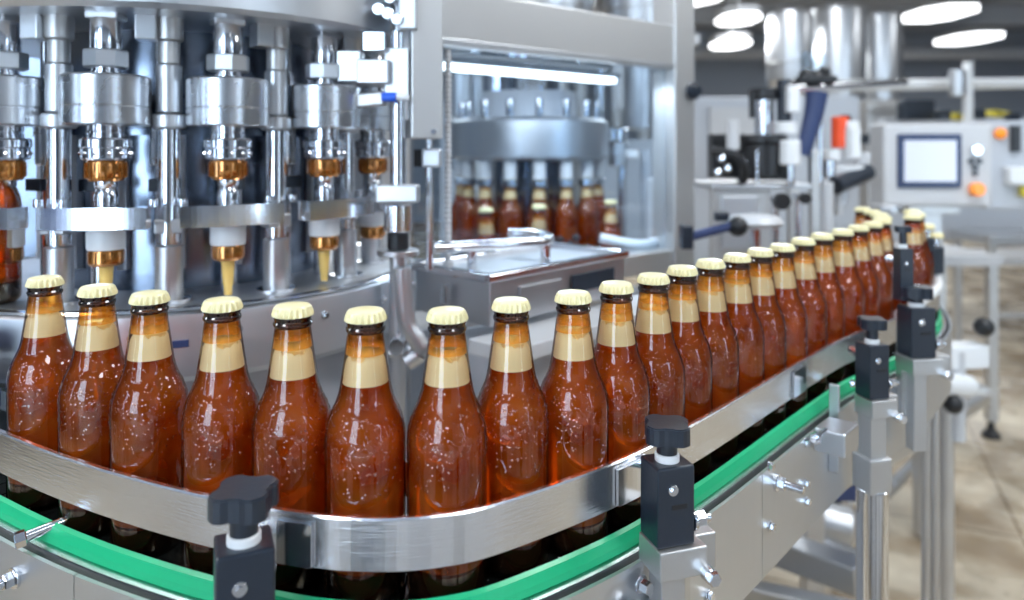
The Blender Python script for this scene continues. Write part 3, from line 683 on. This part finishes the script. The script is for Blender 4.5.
# ------------------------------------------------------------------ second carousel behind the window
C2 = Vector((.05,2.02,0)); s2 = F/C2.y
c2 = thing('rinsing_carousel', 'blurred round stainless carousel behind the guard window', 'filling machine', (C2.x,C2.y,0))
MB().lathe([(0,Z(-.028)),(.20,Z(-.028)),(.22,Z(-.018)),(.22,Z(.075)),(.205,Z(.085)),(0,Z(.085))], n=64).build('drum', 'satin', c2)
MB().lathe([(0,Z(.085)),(.13,Z(.085)),(.13,Z(.16)),(0,Z(.16))], n=40).build('hub', 'enamel', c2)
MB().lathe([(.085,Z(.16)),(.085,Z(.23)),(.14,Z(.23)),(.14,Z(.28)),(0,Z(.28))], n=40).build('upper_drum', 'polish', c2)
MB().lathe([(0,Z(-.285)),(.22,Z(-.285)),(.226,Z(-.29)),(.226,Z(-.33)),(0,Z(-.33))], n=64).build('table', 'satin', c2)
MB().lathe([(.12,Z(-.33)),(.12,.0)], n=32).build('pedestal', 'enamel', c2)
MB().lathe([(0,Z(-.028)),(.10,Z(-.028)),(.10,Z(-.285)),(0,Z(-.285))], n=32).build('shaft', 'deep', c2)
ho = None
for k in range(16):
    a = 2*PI*k/16+.1; p = Vector((C2.x+.19*math.sin(a), C2.y-.19*math.cos(a), 0))
    if math.cos(a) < -.3: continue
    if ho is None:
        ho = thing('rinser_head', '', 'nozzle'); MB().cyl((0,0,Z(-.075)), (0,0,Z(-.028)), .017, 20).build('sleeve', 'pale', ho); MB().cyl((0,0,Z(-.095)), (0,0,Z(-.075)), .022, 20).build('nut', 'polish', ho); o = ho
        MB().cyl((0,0,Z(.085)), (0,0,Z(.13)), .010, 14).build('top_pin', 'polish', ho)
    else: o = copy_tree(ho)
    o.location = p; o['label'] = 'blurred pale filling head under the drum behind the guard window'; o['category'] = 'nozzle'; o['group'] = 'filling heads behind the window'
    put_bottle(p.x, p.y, 'blurred amber bottle under a filling head behind the guard window', Z(-.285), 'bottles behind the guard window')
gn = Vector((-dv.y,dv.x,0))
def behind_guard(px, off):
    t = 0
    for _ in range(30):
        q = A0+dv*t+gn*off; t += ((px-512)/F*q.y-q.x)/(dv.x-(px-512)/F*dv.y)
    return A0+dv*t+gn*off
for x, nm in ((486,'leftmost'),(539,'middle'),(611,'rightmost')):
    p = behind_guard(x, .145); put_bottle(p.x, p.y, f'blurred foam-necked bottle in front of the far carousel, {nm} of three', Z(-.340), 'loose bottles behind the guard window')
q = A0+dv*.30+gn*.145
lb = thing('infeed_table', 'blurred steel infeed table under the bottles behind the guard window', 'table', (q.x,q.y,0), ga)
MB().box((0,0,Z(-.353)), (.70,.14,.026), bev=.004).build('table_top', 'satin', lb); MB().box((0,0,.51), (.6,.12,1.0)).build('base', 'enamel', lb)
MB().tube([(-.34,-.055,Z(-.29)),(0,-.058,Z(-.29)),(.34,-.055,Z(-.29))], .009, 10).build('guide_bar', 'polish', lb)
# ------------------------------------------------------------------ capper assembly and tables in the middle background
cp = thing('capping_unit', 'blurred capping unit with black cylinder head and steel frame right of the guard pillar', 'capping machine', (0,0,0))
Yc = 2.0
def cb_(px0, px1, py0, py1, Y, mt, name, dep=.06, bev=.003, parent=cp):
    a, b = at(px0,py0,Y), at(px1,py1,Y); MB().box(((a.x+b.x)/2, Y+dep/2, (a.z+b.z)/2), (abs(b.x-a.x), dep, abs(a.z-b.z)), bev=bev).build(name, mt, parent)
def cc_(px, w, py0, py1, Y, mt, name, parent=cp, n=24):
    a, b = at(px,py1,Y), at(px,py0,Y); MB().cyl(a, b, w/2/F*Y, n).build(name, mt, parent)
cb_(712,812,184,190,Yc,'satin','table_top',.25)
cb_(712,770,190,262,Yc+.02,'frame','front_panel',.03); cb_(722,758,196,250,Yc,'satin','hatch',.02)
cb_(790,800,190,262,Yc,'frame','leg',.03); cb_(812,820,150,262,Yc,'frame','upright',.03)
cc_(762,42,142,178,Yc+.06,'black','base_drum'); cc_(762,48,135,143,Yc+.06,'black','drum_flange')
cc_(764,18,98,136,Yc+.06,'polish','piston'); cc_(764,30,89,100,Yc+.06,'black','piston_cap'); cc_(752,6,92,118,Yc,'black','valve_stub')
cc_(784,14,80,122,Yc+.04,'dark','right_cylinder'); cc_(733,13,120,150,Yc+.02,'pale','left_cylinder')
cc_(786,22,122,134,Yc+.02,'white','fitting_ring'); cc_(790,20,140,165,Yc,'white','nozzle_ring'); cc_(790,8,162,186,Yc,'polish','nozzle_rod')
cc_(757,3,150,184,Yc-.02,'polish','thin_rod')
for (x,y) in ((722,158),(735,155),(744,163),(728,168),(718,172)):
    p = at(x,y,Yc-.02); MB().sphere(p, .012, 10).build('hose_joint', 'black' if x % 2 else 'polish', cp)
MB().tube(crm([at(712,150,Yc), at(735,155,Yc-.03), at(745,170,Yc-.02), at(742,182,Yc)],6), .012, 10).build('hose', 'black', cp)
cb_(712,745,134,178,Yc+.12,'black','dark_cover',.05); cb_(742,792,148,180,Yc+.1,'dark','motor_housing',.08)
for x, y in ((780,201),(803,198)):
    k = thing('hand_knob', 'blurred black hand knob, left one under the capping table' if x < 790 else 'blurred black hand knob, right one under the capping table', 'knob', at(x,y,1.7), group='hand knobs under the capping table')
    MB().cyl((0,0,0), (0,-.02,0), .020 if x < 790 else .013, 20).build('wheel', 'black', k); MB().cyl((0,0,0), (0,.05,0), .007, 12).build('shaft', 'polish', k)
    MB().cyl((0,.03,0), (0,.03,-.16), .008, 12).build('stem', 'polish', k)
ha = thing('articulated_arm', 'blurred black jointed arm with grip reaching left of the capping frame', 'arm', at(712,232,1.55))
MB().cyl((-.045,0,-.010), (.045,0,.014), .010, 14).build('lever', 'navy', ha); MB().box((-.055,0,-.010), (.026,.03,.052), bev=.004).build('grip_plate', 'dark', ha); MB().sphere((.055,0,.012), .022, 12).build('ball_joint', 'black', ha); MB().box((.02,0,.034), (.03,.02,.02), bev=.004).build('catch', 'dark', ha)
gl = thing('star_guide', 'blurred bright glassy guide disc in front of the capping frame', 'guide', at(755,222,1.62))
MB().lathe([(0,-.01),(.05,-.012),(.062,0),(.05,.014),(.02,.018),(0,.018)], n=24).build('disc', 'pale', gl); MB().cyl((0,0,-.16),(0,0,-.01),.012,14).build('stem','polish',gl)
# overhead arm with dark clamp on top and hanging hose
oh = thing('overhead_arm', 'blurred horizontal steel arm with black clamp above the capping unit', 'arm', (0,0,0))
MB().cyl(at(787,88,2.0), at(905,82,2.9), .014, 16).build('arm_tube', 'polish', oh)
m = MB()
for x,y,r in ((806,76,.022),(816,78,.024),(824,72,.018),(811,80,.02),(829,80,.018)): m.sphere(at(x,y,2.0), r, 10)
m.box(at(816,80,2.0), (.10,.05,.02), bev=.003); m.build('clamp', 'black', oh)
MB().tube(crm([at(817,92,2.0),at(814,112,2.0),at(808,135,2.0),at(803,155,2.0)],6), [.030-.0006*i for i in range(19)], 12).build('hanging_hose', 'navy', oh)
cb_(789,800,86,112,1.98,'white','end_plate',.03,parent=oh); cc_(820,5,96,200,2.02,'polish','support_rod',oh)
for x, w, y0, y1, nm in ((808,14,52,70,'left'),(821,12,55,70,'right')):
    o = MB().cyl(at(x,y1,2.05), at(x,y0,2.05), w/2/F*2.05, 20).build('clear_cup', 'pane'); tag(o, f'blurred clear cup on the overhead arm clamp, {nm} one', 'cup', 'clear cups above the clamp')
# orange and white fittings
of = thing('relief_valve', 'blurred orange red valve body with white cap beside the overhead hose', 'valve', at(840,148,2.3))
MB().cyl((0,0,0), (0,0,.10), .026, 20).build('body', 'red', of); MB().cyl((.03,-.01,.005), (.03,-.01,.085), .026, 20).build('white_cap', 'white', of); MB().cyl((.018,0,.085), (.018,0,.105), .016, 16).build('black_top', 'black', of)
wf = thing('fitting_cluster', 'blurred white and grey pipe fittings below the orange valve', 'fitting', (0,0,0))
for px,w,y0,y1,Y,mt in ((832,20,150,160,2.25,'white'),(853,14,128,158,2.2,'white'),(862,16,152,172,2.25,'pale'),(846,34,166,172,2.2,'white'),(829,12,160,178,2.15,'polish'),(838,8,172,215,2.15,'pale')): cc_(px,w,y0,y1,Y,mt,'fitting',wf)
MB().cyl(at(835,186,2.1), at(868,172,2.2), .026, 16).build('dark_hopper', 'dark', wf)
cc_(827,12,182,232,1.9,'pale','white_post',wf)
for i,(px,w,y0,y1) in enumerate(((842,10,176,205),(885,34,205,212))): cc_(px,w,y0,y1,2.2,'satin','bracket_tube',wf)

# clutter behind pane
rk = thing('pipe_rack', 'blurred rack of steel tubes and cylinders behind the guard window', 'rack', (0,0,0))
for px,w,y0,y1,Y,mt in ((462,26,70,118,2.6,'satin'),(500,34,55,118,2.7,'polish'),(560,20,90,120,2.6,'satin'),(640,30,40,130,2.8,'satin'),(618,12,60,110,2.6,'pale'),(600,10,70,130,2.6,'polish'),(615,26,128,142,2.1,'polish'),(618,20,142,166,2.1,'satin'),(632,14,150,158,2.0,'white'),(665,16,130,190,2.1,'white'),(662,30,178,245,2.0,'white'),(460,20,118,170,2.2,'satin'),(622,8,166,240,2.1,'polish'),(645,10,150,235,2.1,'enamel')): cc_(px,w,y0,y1,Y,mt,'cylinder',rk)
cb_(440,700,34,44,3.0,'pale','header',.1,parent=rk); cb_(590,680,140,260,2.7,'enamel','panel',.05,parent=rk); cb_(440,470,100,260,2.7,'enamel','panel',.05,parent=rk)
MB().tube(crm([at(600,238,1.72), at(640,245,1.72), at(668,238,1.8)],8), .012, 12).build('guide_bar', 'white', rk)
for x, y in ((560,240),(569,244),(576,238)): MB().sphere(at(x,y,1.6), .010, 8).build('black_knob', 'black', rk)

# ------------------------------------------------------------------ control panel
PY = 2.45
hm = thing('operator_console', 'blurred pale grey operator panel with lit screen and orange button', 'control panel', at(938,165,PY), -.06)
px = PY/F
MB().box((0,.06,0), (106*px,.12,84*px), bev=.012).build('cabinet', 'pale', hm)
bz = MB().box((-9*px,-.003,4*px), (62*px,.012,54*px), bev=.004).build('screen_bezel', 'bezel', hm)
MB().box((-9*px,-.010,4*px), (50*px,.004,41*px)).build('screen', 'screen', bz, label='white lit screen')
MB().cyl((35*px,-.002,-24*px), (35*px,-.03,-24*px), 6.5*px, 20).build('orange_button', 'orange', hm)
MB().cyl((35*px,-.002,15*px), (35*px,-.02,15*px), 5*px, 20).build('key_switch', 'polish', hm)
for dx, dz in ((31,4),(39,4),(35,-8),(35,-2)): MB().cyl((dx*px,-.002,dz*px), (dx*px,-.012,dz*px), 2.6*px, 14).build('push_button', 'dark', hm)
MB().cyl((-24*px,.12,-42*px), (-24*px,.12,-42*px-.001), .02, 8).build('cable_gland', 'black', hm)
sg = thing('side_cabinet', 'blurred grey cabinet with orange lamp behind the operator panel', 'cabinet', at(1008,165,2.75), -.05)
MB().box((0,.1,0), (.16,.2,.34), bev=.008).build('cabinet', 'enamel', sg); MB().sphere((-.035,-.012,.12), .022, 12).build('orange_lamp', 'orange', sg); MB().box((.02,-.01,.10), (.03,.02,.10)).build('switch', 'black', sg)
MB().box((.02,-.02,-.04), (.08,.05,.07), bev=.01).build('connector', 'white', sg); MB().box((.06,-.02,-.10), (.05,.03,.04), bev=.005).build('yellow_tag', 'yellow', sg)
pd = thing('panel_stand', 'blurred steel pedestal column under the operator panel', 'stand', at(935,207,2.5))
MB().box((.0,.06,-.30), (.085,.07,.62), bev=.005).build('column', 'frame', pd); MB().box((0,.06,-.01), (.18,.12,.03), bev=.004).build('mount', 'frame', pd)
for k in range(3): MB().cyl((0,.022,-.08-.14*k), (0,.018,-.08-.14*k), .007, 12).build('hole', 'black', pd)
MB().box((0,.08,-.62), (.30,.30,.03), bev=.004).build('base_plate', 'frame', pd)
MB().cyl((0,.08,-1.175+.0), (0,.08,-.62), .03, 16).build('leg_tube', 'frame', pd)
# frame tables at the right
def table(lab, px0, px1, py, Y, h, dep, legs=True, mt='satin'):
    a, b = at(px0,py,Y), at(px1,py,Y); z = a.z; t = thing('frame_table', lab, 'table', ((a.x+b.x)/2, Y, 0), group='steel frame tables at the right')
    w = b.x-a.x
    MB().box((0,dep/2,z-h/2), (w,dep,h), bev=.004).build('table_top', mt, t)
    for sx in (-1,1):
        for sy in (.08,.92):
            p = (sx*(w/2-.03), dep*sy, 0)
            MB().box((p[0],p[1],(z-h)/2+.04), (.045,.045,z-h-.08), bev=.003).build('leg', 'frame', t); MB().lathe([(0,0),(.04,0),(.042,.012),(.018,.04),(.012,.09),(0,.09)], p, 20).build('foot', 'black', t)
    MB().box((0,dep*.08,z*.45), (w-.06,.035,.035), bev=.003).build('cross_bar', 'frame', t)
    return t
table('blurred steel frame table with black foot nearest the right photo edge', 938, 1003, 256, 3.45, .05, .5, mt='pale')
table('blurred steel frame table under the side cabinet, farthest right', 990, 1085, 236, 4.3, .06, .4)
# transfer table beside the bend, carrying two bottles
tt = thing('transfer_table', 'blurred steel transfer bench on a short leg beside the conveyor bend', 'table', (0,0,0))
zt = Z(-.162)-.217
q = at(950,347,1.9)
MB().box((1.12,1.86,Z(-.53)), (.20,.06,.06), .1, bev=.006).build('pale_beam', 'white', tt)
MB().cyl(at(915,382,1.75), at(968,386,1.85), .028, 20).build('pale_drum', 'white', tt)
MB().cyl(at(957,350,1.85), at(957,440,1.85), .020, 16).build('leg', 'pale', tt)
MB().sphere(at(984,327,1.85), .025, 12).build('black_knob', 'black', tt); MB().sphere(at(953,404,1.8), .024, 12).build('black_clamp', 'black', tt)
MB().cyl((1.12,1.86,.0), (1.12,1.86,Z(-.55)), .02, 16).build('support_leg', 'frame', tt)
for (px_, py_, Y_, ln, nm) in ((926,226,1.46,.03,'left'),(935,235,1.46,.055,'right')):
    p = at(px_, py_, Y_); st = thing('stop_cylinder', f'blurred black stop cylinder with cream cap beside the conveyor bend, {nm} of two', 'cylinder', (p.x,p.y,0), group='stop cylinders beside the bend')
    MB().lathe([(0,0),(.014,0),(.0165,.003),(.015,.009),(.012,.011),(0,.011)], (0,0,p.z-.006), 24).build('cream_cap', 'cap', st)
    MB().cyl((0,0,p.z-.022), (0,0,p.z-.006), .008, 16).build('silver_neck', 'polish', st)
    MB().cyl((0,0,p.z-.022-ln), (0,0,p.z-.022), .016, 20).build('black_body', 'dark', st)
    MB().cyl((0,0,.0), (0,0,p.z-.022-ln), .009, 14).build('stand_rod', 'frame', st)
# conveyor support legs
def leg(px, pytop, Y, lab, w=.05):
    t = thing('support_leg', lab, 'leg', ((px-512)/F*Y, Y, 0), group='conveyor support legs'); z = at(px,pytop,Y).z
    MB().box((0,0,(z+.09)/2+.02), (w,w,z-.05), bev=.003).build('post', 'frame', t)
    MB().lathe([(0,0),(.055,0),(.058,.014),(.022,.045),(.014,.10),(0,.10)], n=24).build('foot', 'black', t)
    return t
leg(931, 395, 2.97, 'blurred steel leg with black round foot below the conveyor end')
leg(812, 430, 2.0, 'steel leg hidden in shade under the straight conveyor')
# diagonal beam & low machine base right behind the stand post
lf = thing('floor_frame', 'blurred low steel frame with long beams under the conveyor', 'frame', (0,0,0))
def beam(a, b, w, mt='satin', name='beam'):
    a, b = Vector(a), Vector(b); d = b-a; m = MB(); m.box((0,0,0), (d.length,w,w), bev=w*.08)
    o = m.build(name, mt, lf); o.location = (a+b)/2; o.rotation_mode = 'QUATERNION'; o.rotation_quaternion = Vector((1,0,0)).rotation_difference(d); return o
beam(at(878,462,2.3), at(985,398,3.2), .045); beam(at(860,520,2.3), at(962,415,3.2), .03)
beam(at(700,520,2.1), at(862,578,1.75), .07); beam(at(690,505,2.2), at(866,562,1.95), .04, 'polish'); beam(at(720,585,2.0), at(866,620,1.6), .05)
beam(at(740,470,2.1), at(872,590,2.05), .03, 'frame')
MB().cyl(at(790,512,2.15), at(852,528,2.1), .055, 24).build('cross_drum', 'satin', lf)
MB().cyl(at(808,480,2.5), at(850,486,2.4), .10, 24).build('dark_motor', 'black', lf)
MB().cyl(at(845,497,2.2), at(862,500,2.2), .035, 20).build('motor_end', 'polish', lf)
lf2 = [beam(at(826,470,1.95), at(852,470,1.95), .12, 'navy', 'blue_panel')]

# ------------------------------------------------------------------ far background: tanks, pipes, people-free hall
def tank(px, w, ytop, ybot, Y, lab, mt='satin'):
    t = thing('storage_tank', lab, 'tank', ((px-512)/F*Y, Y, 0), group='storage tanks at the back')
    r = w/2/F*Y; z1 = at(px,ytop,Y).z; z0 = at(px,ybot,Y).z
    MB().lathe([(0,z0-.1),(r*.3,z0-.1),(r*.96,z0),(r,z0+.03),(r,z1-.06),(r*.97,z1-.02),(r*.5,z1+r*.25),(0,z1+r*.3)], n=40).build('shell', mt, t)
    for k in range(3):
        a = 2*PI*k/3+.5; MB().cyl((r*.7*math.cos(a),r*.7*math.sin(a),0), (r*.7*math.cos(a),r*.7*math.sin(a),z0), .04, 12).build('leg', 'frame', t)
    MB().lathe([(r+.004,z0+.25*(z1-z0)),(r+.02,z0+.26*(z1-z0)),(r+.004,z0+.27*(z1-z0))], n=40).build('weld_band', 'frame', t)
    return t
tank(838, 52, 8, 118, 6.3, 'blurred upright steel tank left of the ceiling lamps, wide one')
tank(880, 40, 14, 112, 6.6, 'blurred upright steel tank just left of the ceiling lamps')
tank(790, 44, 12, 82, 6.0, 'blurred upright steel tank above the capping unit')
tank(560, 70, -40, 30, 4.6, 'blurred upright steel tank above the guard window beam, left one')
tank(640, 70, -40, 30, 4.6, 'blurred upright steel tank above the guard window beam, right one')
tank(480, 60, -40, 120, 4.8, 'blurred upright steel tank behind the left of the guard window')
pr = thing('pipe_run', 'blurred long horizontal white pipe across the back above the operator panel', 'pipe', (0,0,0))
MB().cyl(at(825,86,4.4), at(1100,82,4.6), .035, 16).build('main_pipe', 'white', pr); MB().cyl(at(968,160,4.3), at(968,62,4.3), .028, 16).build('riser', 'white', pr)
MB().cyl(at(957,70,4.3), at(957,96,4.3), .045, 16).build('valve', 'satin', pr)
MB().cyl((2.5,12.6,3.1), (11,12.6,3.1), .12, 16).build('high_duct', 'enamel', pr)
fc = thing('far_machine', 'blurred low grey machine with dark parts behind the operator panel', 'machine', (0,0,0))
cb_(885,1030,118,240,4.8,'enamel','body',.6,parent=fc); cb_(905,935,100,120,4.6,'dark','dark_box',.1,parent=fc); cb_(868,900,100,250,4.9,'frame','left_body',.4,parent=fc)
for x, y in ((955,117),(962,118),(995,114),(1003,115)): cb_(x-6,x+6,y-4,y+2,4.5,'yellow','yellow_part',.05,parent=fc)
for x, y in ((945,116),(980,115),(1015,119),(870,140),(880,150),(868,158)): cb_(x-6,x+6,y-6,y+4,4.4,'dark','dark_part',.05,parent=fc)
fc2 = thing('control_cabinet', 'blurred pale grey cabinet row behind the capping unit', 'cabinet', at(770,60,3.4))
MB().box((0,.2,-.99), (.9,.3,1.64), bev=.01).build('body', 'enamel', fc2); MB().box((-.15,.04,-.42), (.26,.03,.4), bev=.01).build('door', 'pale', fc2)
# far shelves / benches so the far hall reads busy
bench = thing('packing_bench', 'blurred pale bench at the far right beyond the frame tables', 'bench', at(1010,262,5.6))
MB().box((0,.3,0), (1.6,.6,.05)).build('bench_top', 'pale', bench)
for dx in (-.7,.7): MB().box((dx,.3,-.23), (.06,.5,.44)).build('leg', 'frame', bench)

# ------------------------------------------------------------------ the hall
def wall(name, c, size, mt='concrete'): return struct(MB().box(c, size).build(name, mt))
X0, X1, Y0, Y1, ZC = -7, 11.5, -2.6, 14, 3.7
wall('floor', ((X0+X1)/2,(Y0+Y1)/2,-.05), (X1-X0,Y1-Y0,.1), 'tiles')
wall('ceiling', ((X0+X1)/2,(Y0+Y1)/2,ZC+.05), (X1-X0,Y1-Y0,.1), 'ceilm')
wall('wall_back', ((X0+X1)/2,Y1+.05,ZC/2), (X1-X0,.1,ZC)); wall('wall_left', (X0-.05,(Y0+Y1)/2,ZC/2), (.1,Y1-Y0,ZC)); wall('wall_right', (X1+.05,(Y0+Y1)/2,ZC/2), (.1,Y1-Y0,ZC))
# wall behind the lens, with three tall windows
wins = [(-4.6,-3.3),(-2.2,-.8),(3.4,4.8)]
xs = [X0]+[v for w in wins for v in w]+[X1]
m = MB()
for a, b in zip(xs[0::2], xs[1::2]): m.box(((a+b)/2,Y0-.05,ZC/2), (b-a,.1,ZC))
for a, b in wins: m.box(((a+b)/2,Y0-.05,.1), (b-a,.1,.2)); m.box(((a+b)/2,Y0-.05,3.35), (b-a,.1,.7))
struct(m.build('wall_front', 'concrete'))
for i, (a, b) in enumerate(wins):
    w = bpy.data.objects.new(f'window_{i+1}', None); COL.objects.link(w); struct(w)
    m = MB(); c = (a+b)/2
    for x in (a,b): m.box((x,Y0-.05,1.6), (.05,.06,2.8))
    for z in (.2,1.6,3.0): m.box((c,Y0-.05,z), (b-a,.06,.05))
    m.build('window_frame', 'white', w); MB().box((c,Y0-.05,1.6), (b-a,.006,2.8)).build('pane', 'pane', w)
m = MB()
for y in (3.5,6.2,8.9,11.6): m.box(((X0+X1)/2,y,ZC-.14), (X1-X0,.18,.28))
struct(m.build('ceiling_beams', 'enamel'))

bh = thing('reflection_bench', 'unseen long pale bench added behind the viewpoint for the rail to reflect', 'bench', (-.1,-.80,0))  # unseen bench, added so the guide rail has something pale to reflect
MB().box((0,0,.86), (5.2,1.3,.04), bev=.005).build('bench_top', 'white', bh)
for dx in (-2.5,-1.2,0,1.2,2.5):
    for dy in (-.48,.48): MB().box((dx,dy,.42), (.06,.06,.84), bev=.004).build('leg', 'frame', bh)
MB().box((0,-.02,.45), (5.0,1.15,.76), bev=.01).build('bench_carcass', 'enamel', bh)
_r = random.Random(5); x_ = -2.45; k_ = 0
while x_ < 2.4:
    w_ = _r.choice((.07,.12,.2,.3,.16)); MB().box((x_+w_/2,.565,.46), (w_-.012,.02,.72), bev=.003).build('stripe_front', ('white','dark','white','pale','enamel','white')[k_ % 6], bh); x_ += w_; k_ += 1  # light and dark fronts, added to put stripes into the rail's reflection
for dx, w_, dz in ((-2.1,.30,0),(-1.35,.16,0),(-.85,.34,0),(-.28,.10,0),(.12,.24,0),(.62,.12,0),(1.05,.40,0),(1.75,.2,0)):
    o = MB().box((-.1+dx,-.80,.884), (w_,.98,.008), bev=.003).build('reflection_strip', 'dark'); tag(o, 'unseen dark strip added on the pale bench to streak the rail reflection', 'mat', 'added dark strips on the bench')  # unseen dark strips, added to break up the reflection in the rail
for (x, y, w_, d_, h_, mt, lab) in ((-2.72,-2.1,.9,.7,2.3,'navy','dark blue cabinet added unseen between windows behind the viewpoint for reflections'),(.35,-2.15,1.2,.6,1.9,'dark','dark cabinet added unseen at the middle of the rear wall for reflections'),(2.6,-2.1,1.2,.7,2.2,'enamel','grey cabinet added unseen between windows behind the viewpoint, right'),(-4.2,.6,.8,2.2,2.0,'dark','dark box added unseen far left of the filler for reflections')):  # unseen cabinets added round the viewpoint, dark ones for the metal to reflect
    t = thing('unseen_cabinet', lab, 'cabinet', (x,y,0)); MB().box((0,0,h_/2+.05), (w_,d_,h_-.1), bev=.02).build('body', mt, t); MB().box((0,0,.05), (w_*.94,d_*.94,.1)).build('plinth', 'black', t); MB().box((0,d_/2+.006,h_/2+.1), (w_*.86,.012,h_*.8), bev=.004).build('door', mt, t)
# hanging lamps
LP = [(-1.6,1.2),(1.4,1.2),(-1.6,-1.0),(1.4,-1.0),(-4.2,1.2),(4.4,1.2),(-1.6,4.6),(1.8,4.6),(-4.4,5.2),(5.2,4.6),(-2.2,8.0),(2.0,8.0)]
def lamp_at(x, y, z, lab, wx=.72, wy=1.1):
    t = thing('ceiling_lamp', lab, 'lamp', (x,y,z), group='hanging ceiling lamps')
    MB().prism([(-wx/2,-wy/4),(-wx/4,-wy/2),(wx/4,-wy/2),(wx/2,-wy/4),(wx/2,wy/4),(wx/4,wy/2),(-wx/4,wy/2),(-wx/2,wy/4)], 0, .03).build('diffuser', 'lamp', t)
    MB().prism([(-wx/2,-wy/4),(-wx/4,-wy/2),(wx/4,-wy/2),(wx/2,-wy/4),(wx/2,wy/4),(wx/4,wy/2),(-wx/4,wy/2),(-wx/2,wy/4)], .031, .09).build('housing', 'pale', t)
    MB().cyl((0,0,.09), (0,0,ZC-z), .012, 10).build('suspension_rod', 'pale', t)
    L = bpy.data.lights.new('lamp_light', 'AREA'); L.shape = 'RECTANGLE'; L.size = wx*.9; L.size_y = wy*.9; L.energy = POW; L.color = (.95,.98,1)
    o = bpy.data.objects.new('lamp_light', L); COL.objects.link(o); o.location = (x,y,z-.02)
    return t
POW = 55
for x, y in LP: lamp_at(x, y, 3.1, 'bright octagonal hanging lamp over the hall, outside the photo')
p = at(938,15,9.4); lamp_at(p.x, p.y, p.z, 'bright hanging lamp at the top right, upper left of two')
p = at(968,40,11.0); lamp_at(p.x, p.y, p.z, 'bright hanging lamp at the top right, lower right of two')
p = at(730,46,6.8); lamp_at(p.x, p.y, p.z, 'bright hanging lamp right beside the guard pillar, lower of two', .32, .5)
p = at(738,21,6.2); lamp_at(p.x, p.y, p.z, 'bright hanging lamp right beside the guard pillar, upper of two', .32, .5)

# ------------------------------------------------------------------ world, camera, view
w = bpy.data.worlds.new('World'); sc.world = w; w.use_nodes = True
bg = w.node_tree.nodes['Background']; bg.inputs[0].default_value = (.86,.93,1,1); bg.inputs[1].default_value = 15.0
for a, b in wins:                            # daylight coming in through each window
    L = bpy.data.lights.new('daylight', 'AREA'); L.shape = 'RECTANGLE'; L.size = b-a-.1; L.size_y = 2.7; L.energy = 60; L.color = (.9,.95,1)
    o = bpy.data.objects.new('daylight', L); COL.objects.link(o); o.location = ((a+b)/2, Y0-.2, 1.6); o.rotation_euler = (PI/2,0,0); 
cam = bpy.data.cameras.new('Camera'); co = bpy.data.objects.new('Camera', cam); COL.objects.link(co); sc.camera = co
co.location = (0,0,CZ); co.rotation_euler = (PI/2,0,0)
cam.sensor_width = 36; cam.lens = 36*F/1024; cam.shift_y = -(300-HZ)/1024; cam.clip_start = .02
cam.dof.use_dof = True; cam.dof.focus_distance = .64; cam.dof.aperture_fstop = 3.4
sc.view_settings.view_transform = 'Standard'; sc.view_settings.look = 'None'; sc.view_settings.gamma = 1; sc.view_settings.exposure = -.98
sc.cycles.use_denoising = True; sc.cycles.denoiser = 'OPENIMAGEDENOISE'
sc.cycles.max_bounces = 14; sc.cycles.transparent_max_bounces = 24; sc.cycles.sample_clamp_indirect = 8
sc.cycles.transmission_bounces = 8; sc.cycles.glossy_bounces = 6; sc.cycles.diffuse_bounces = 4
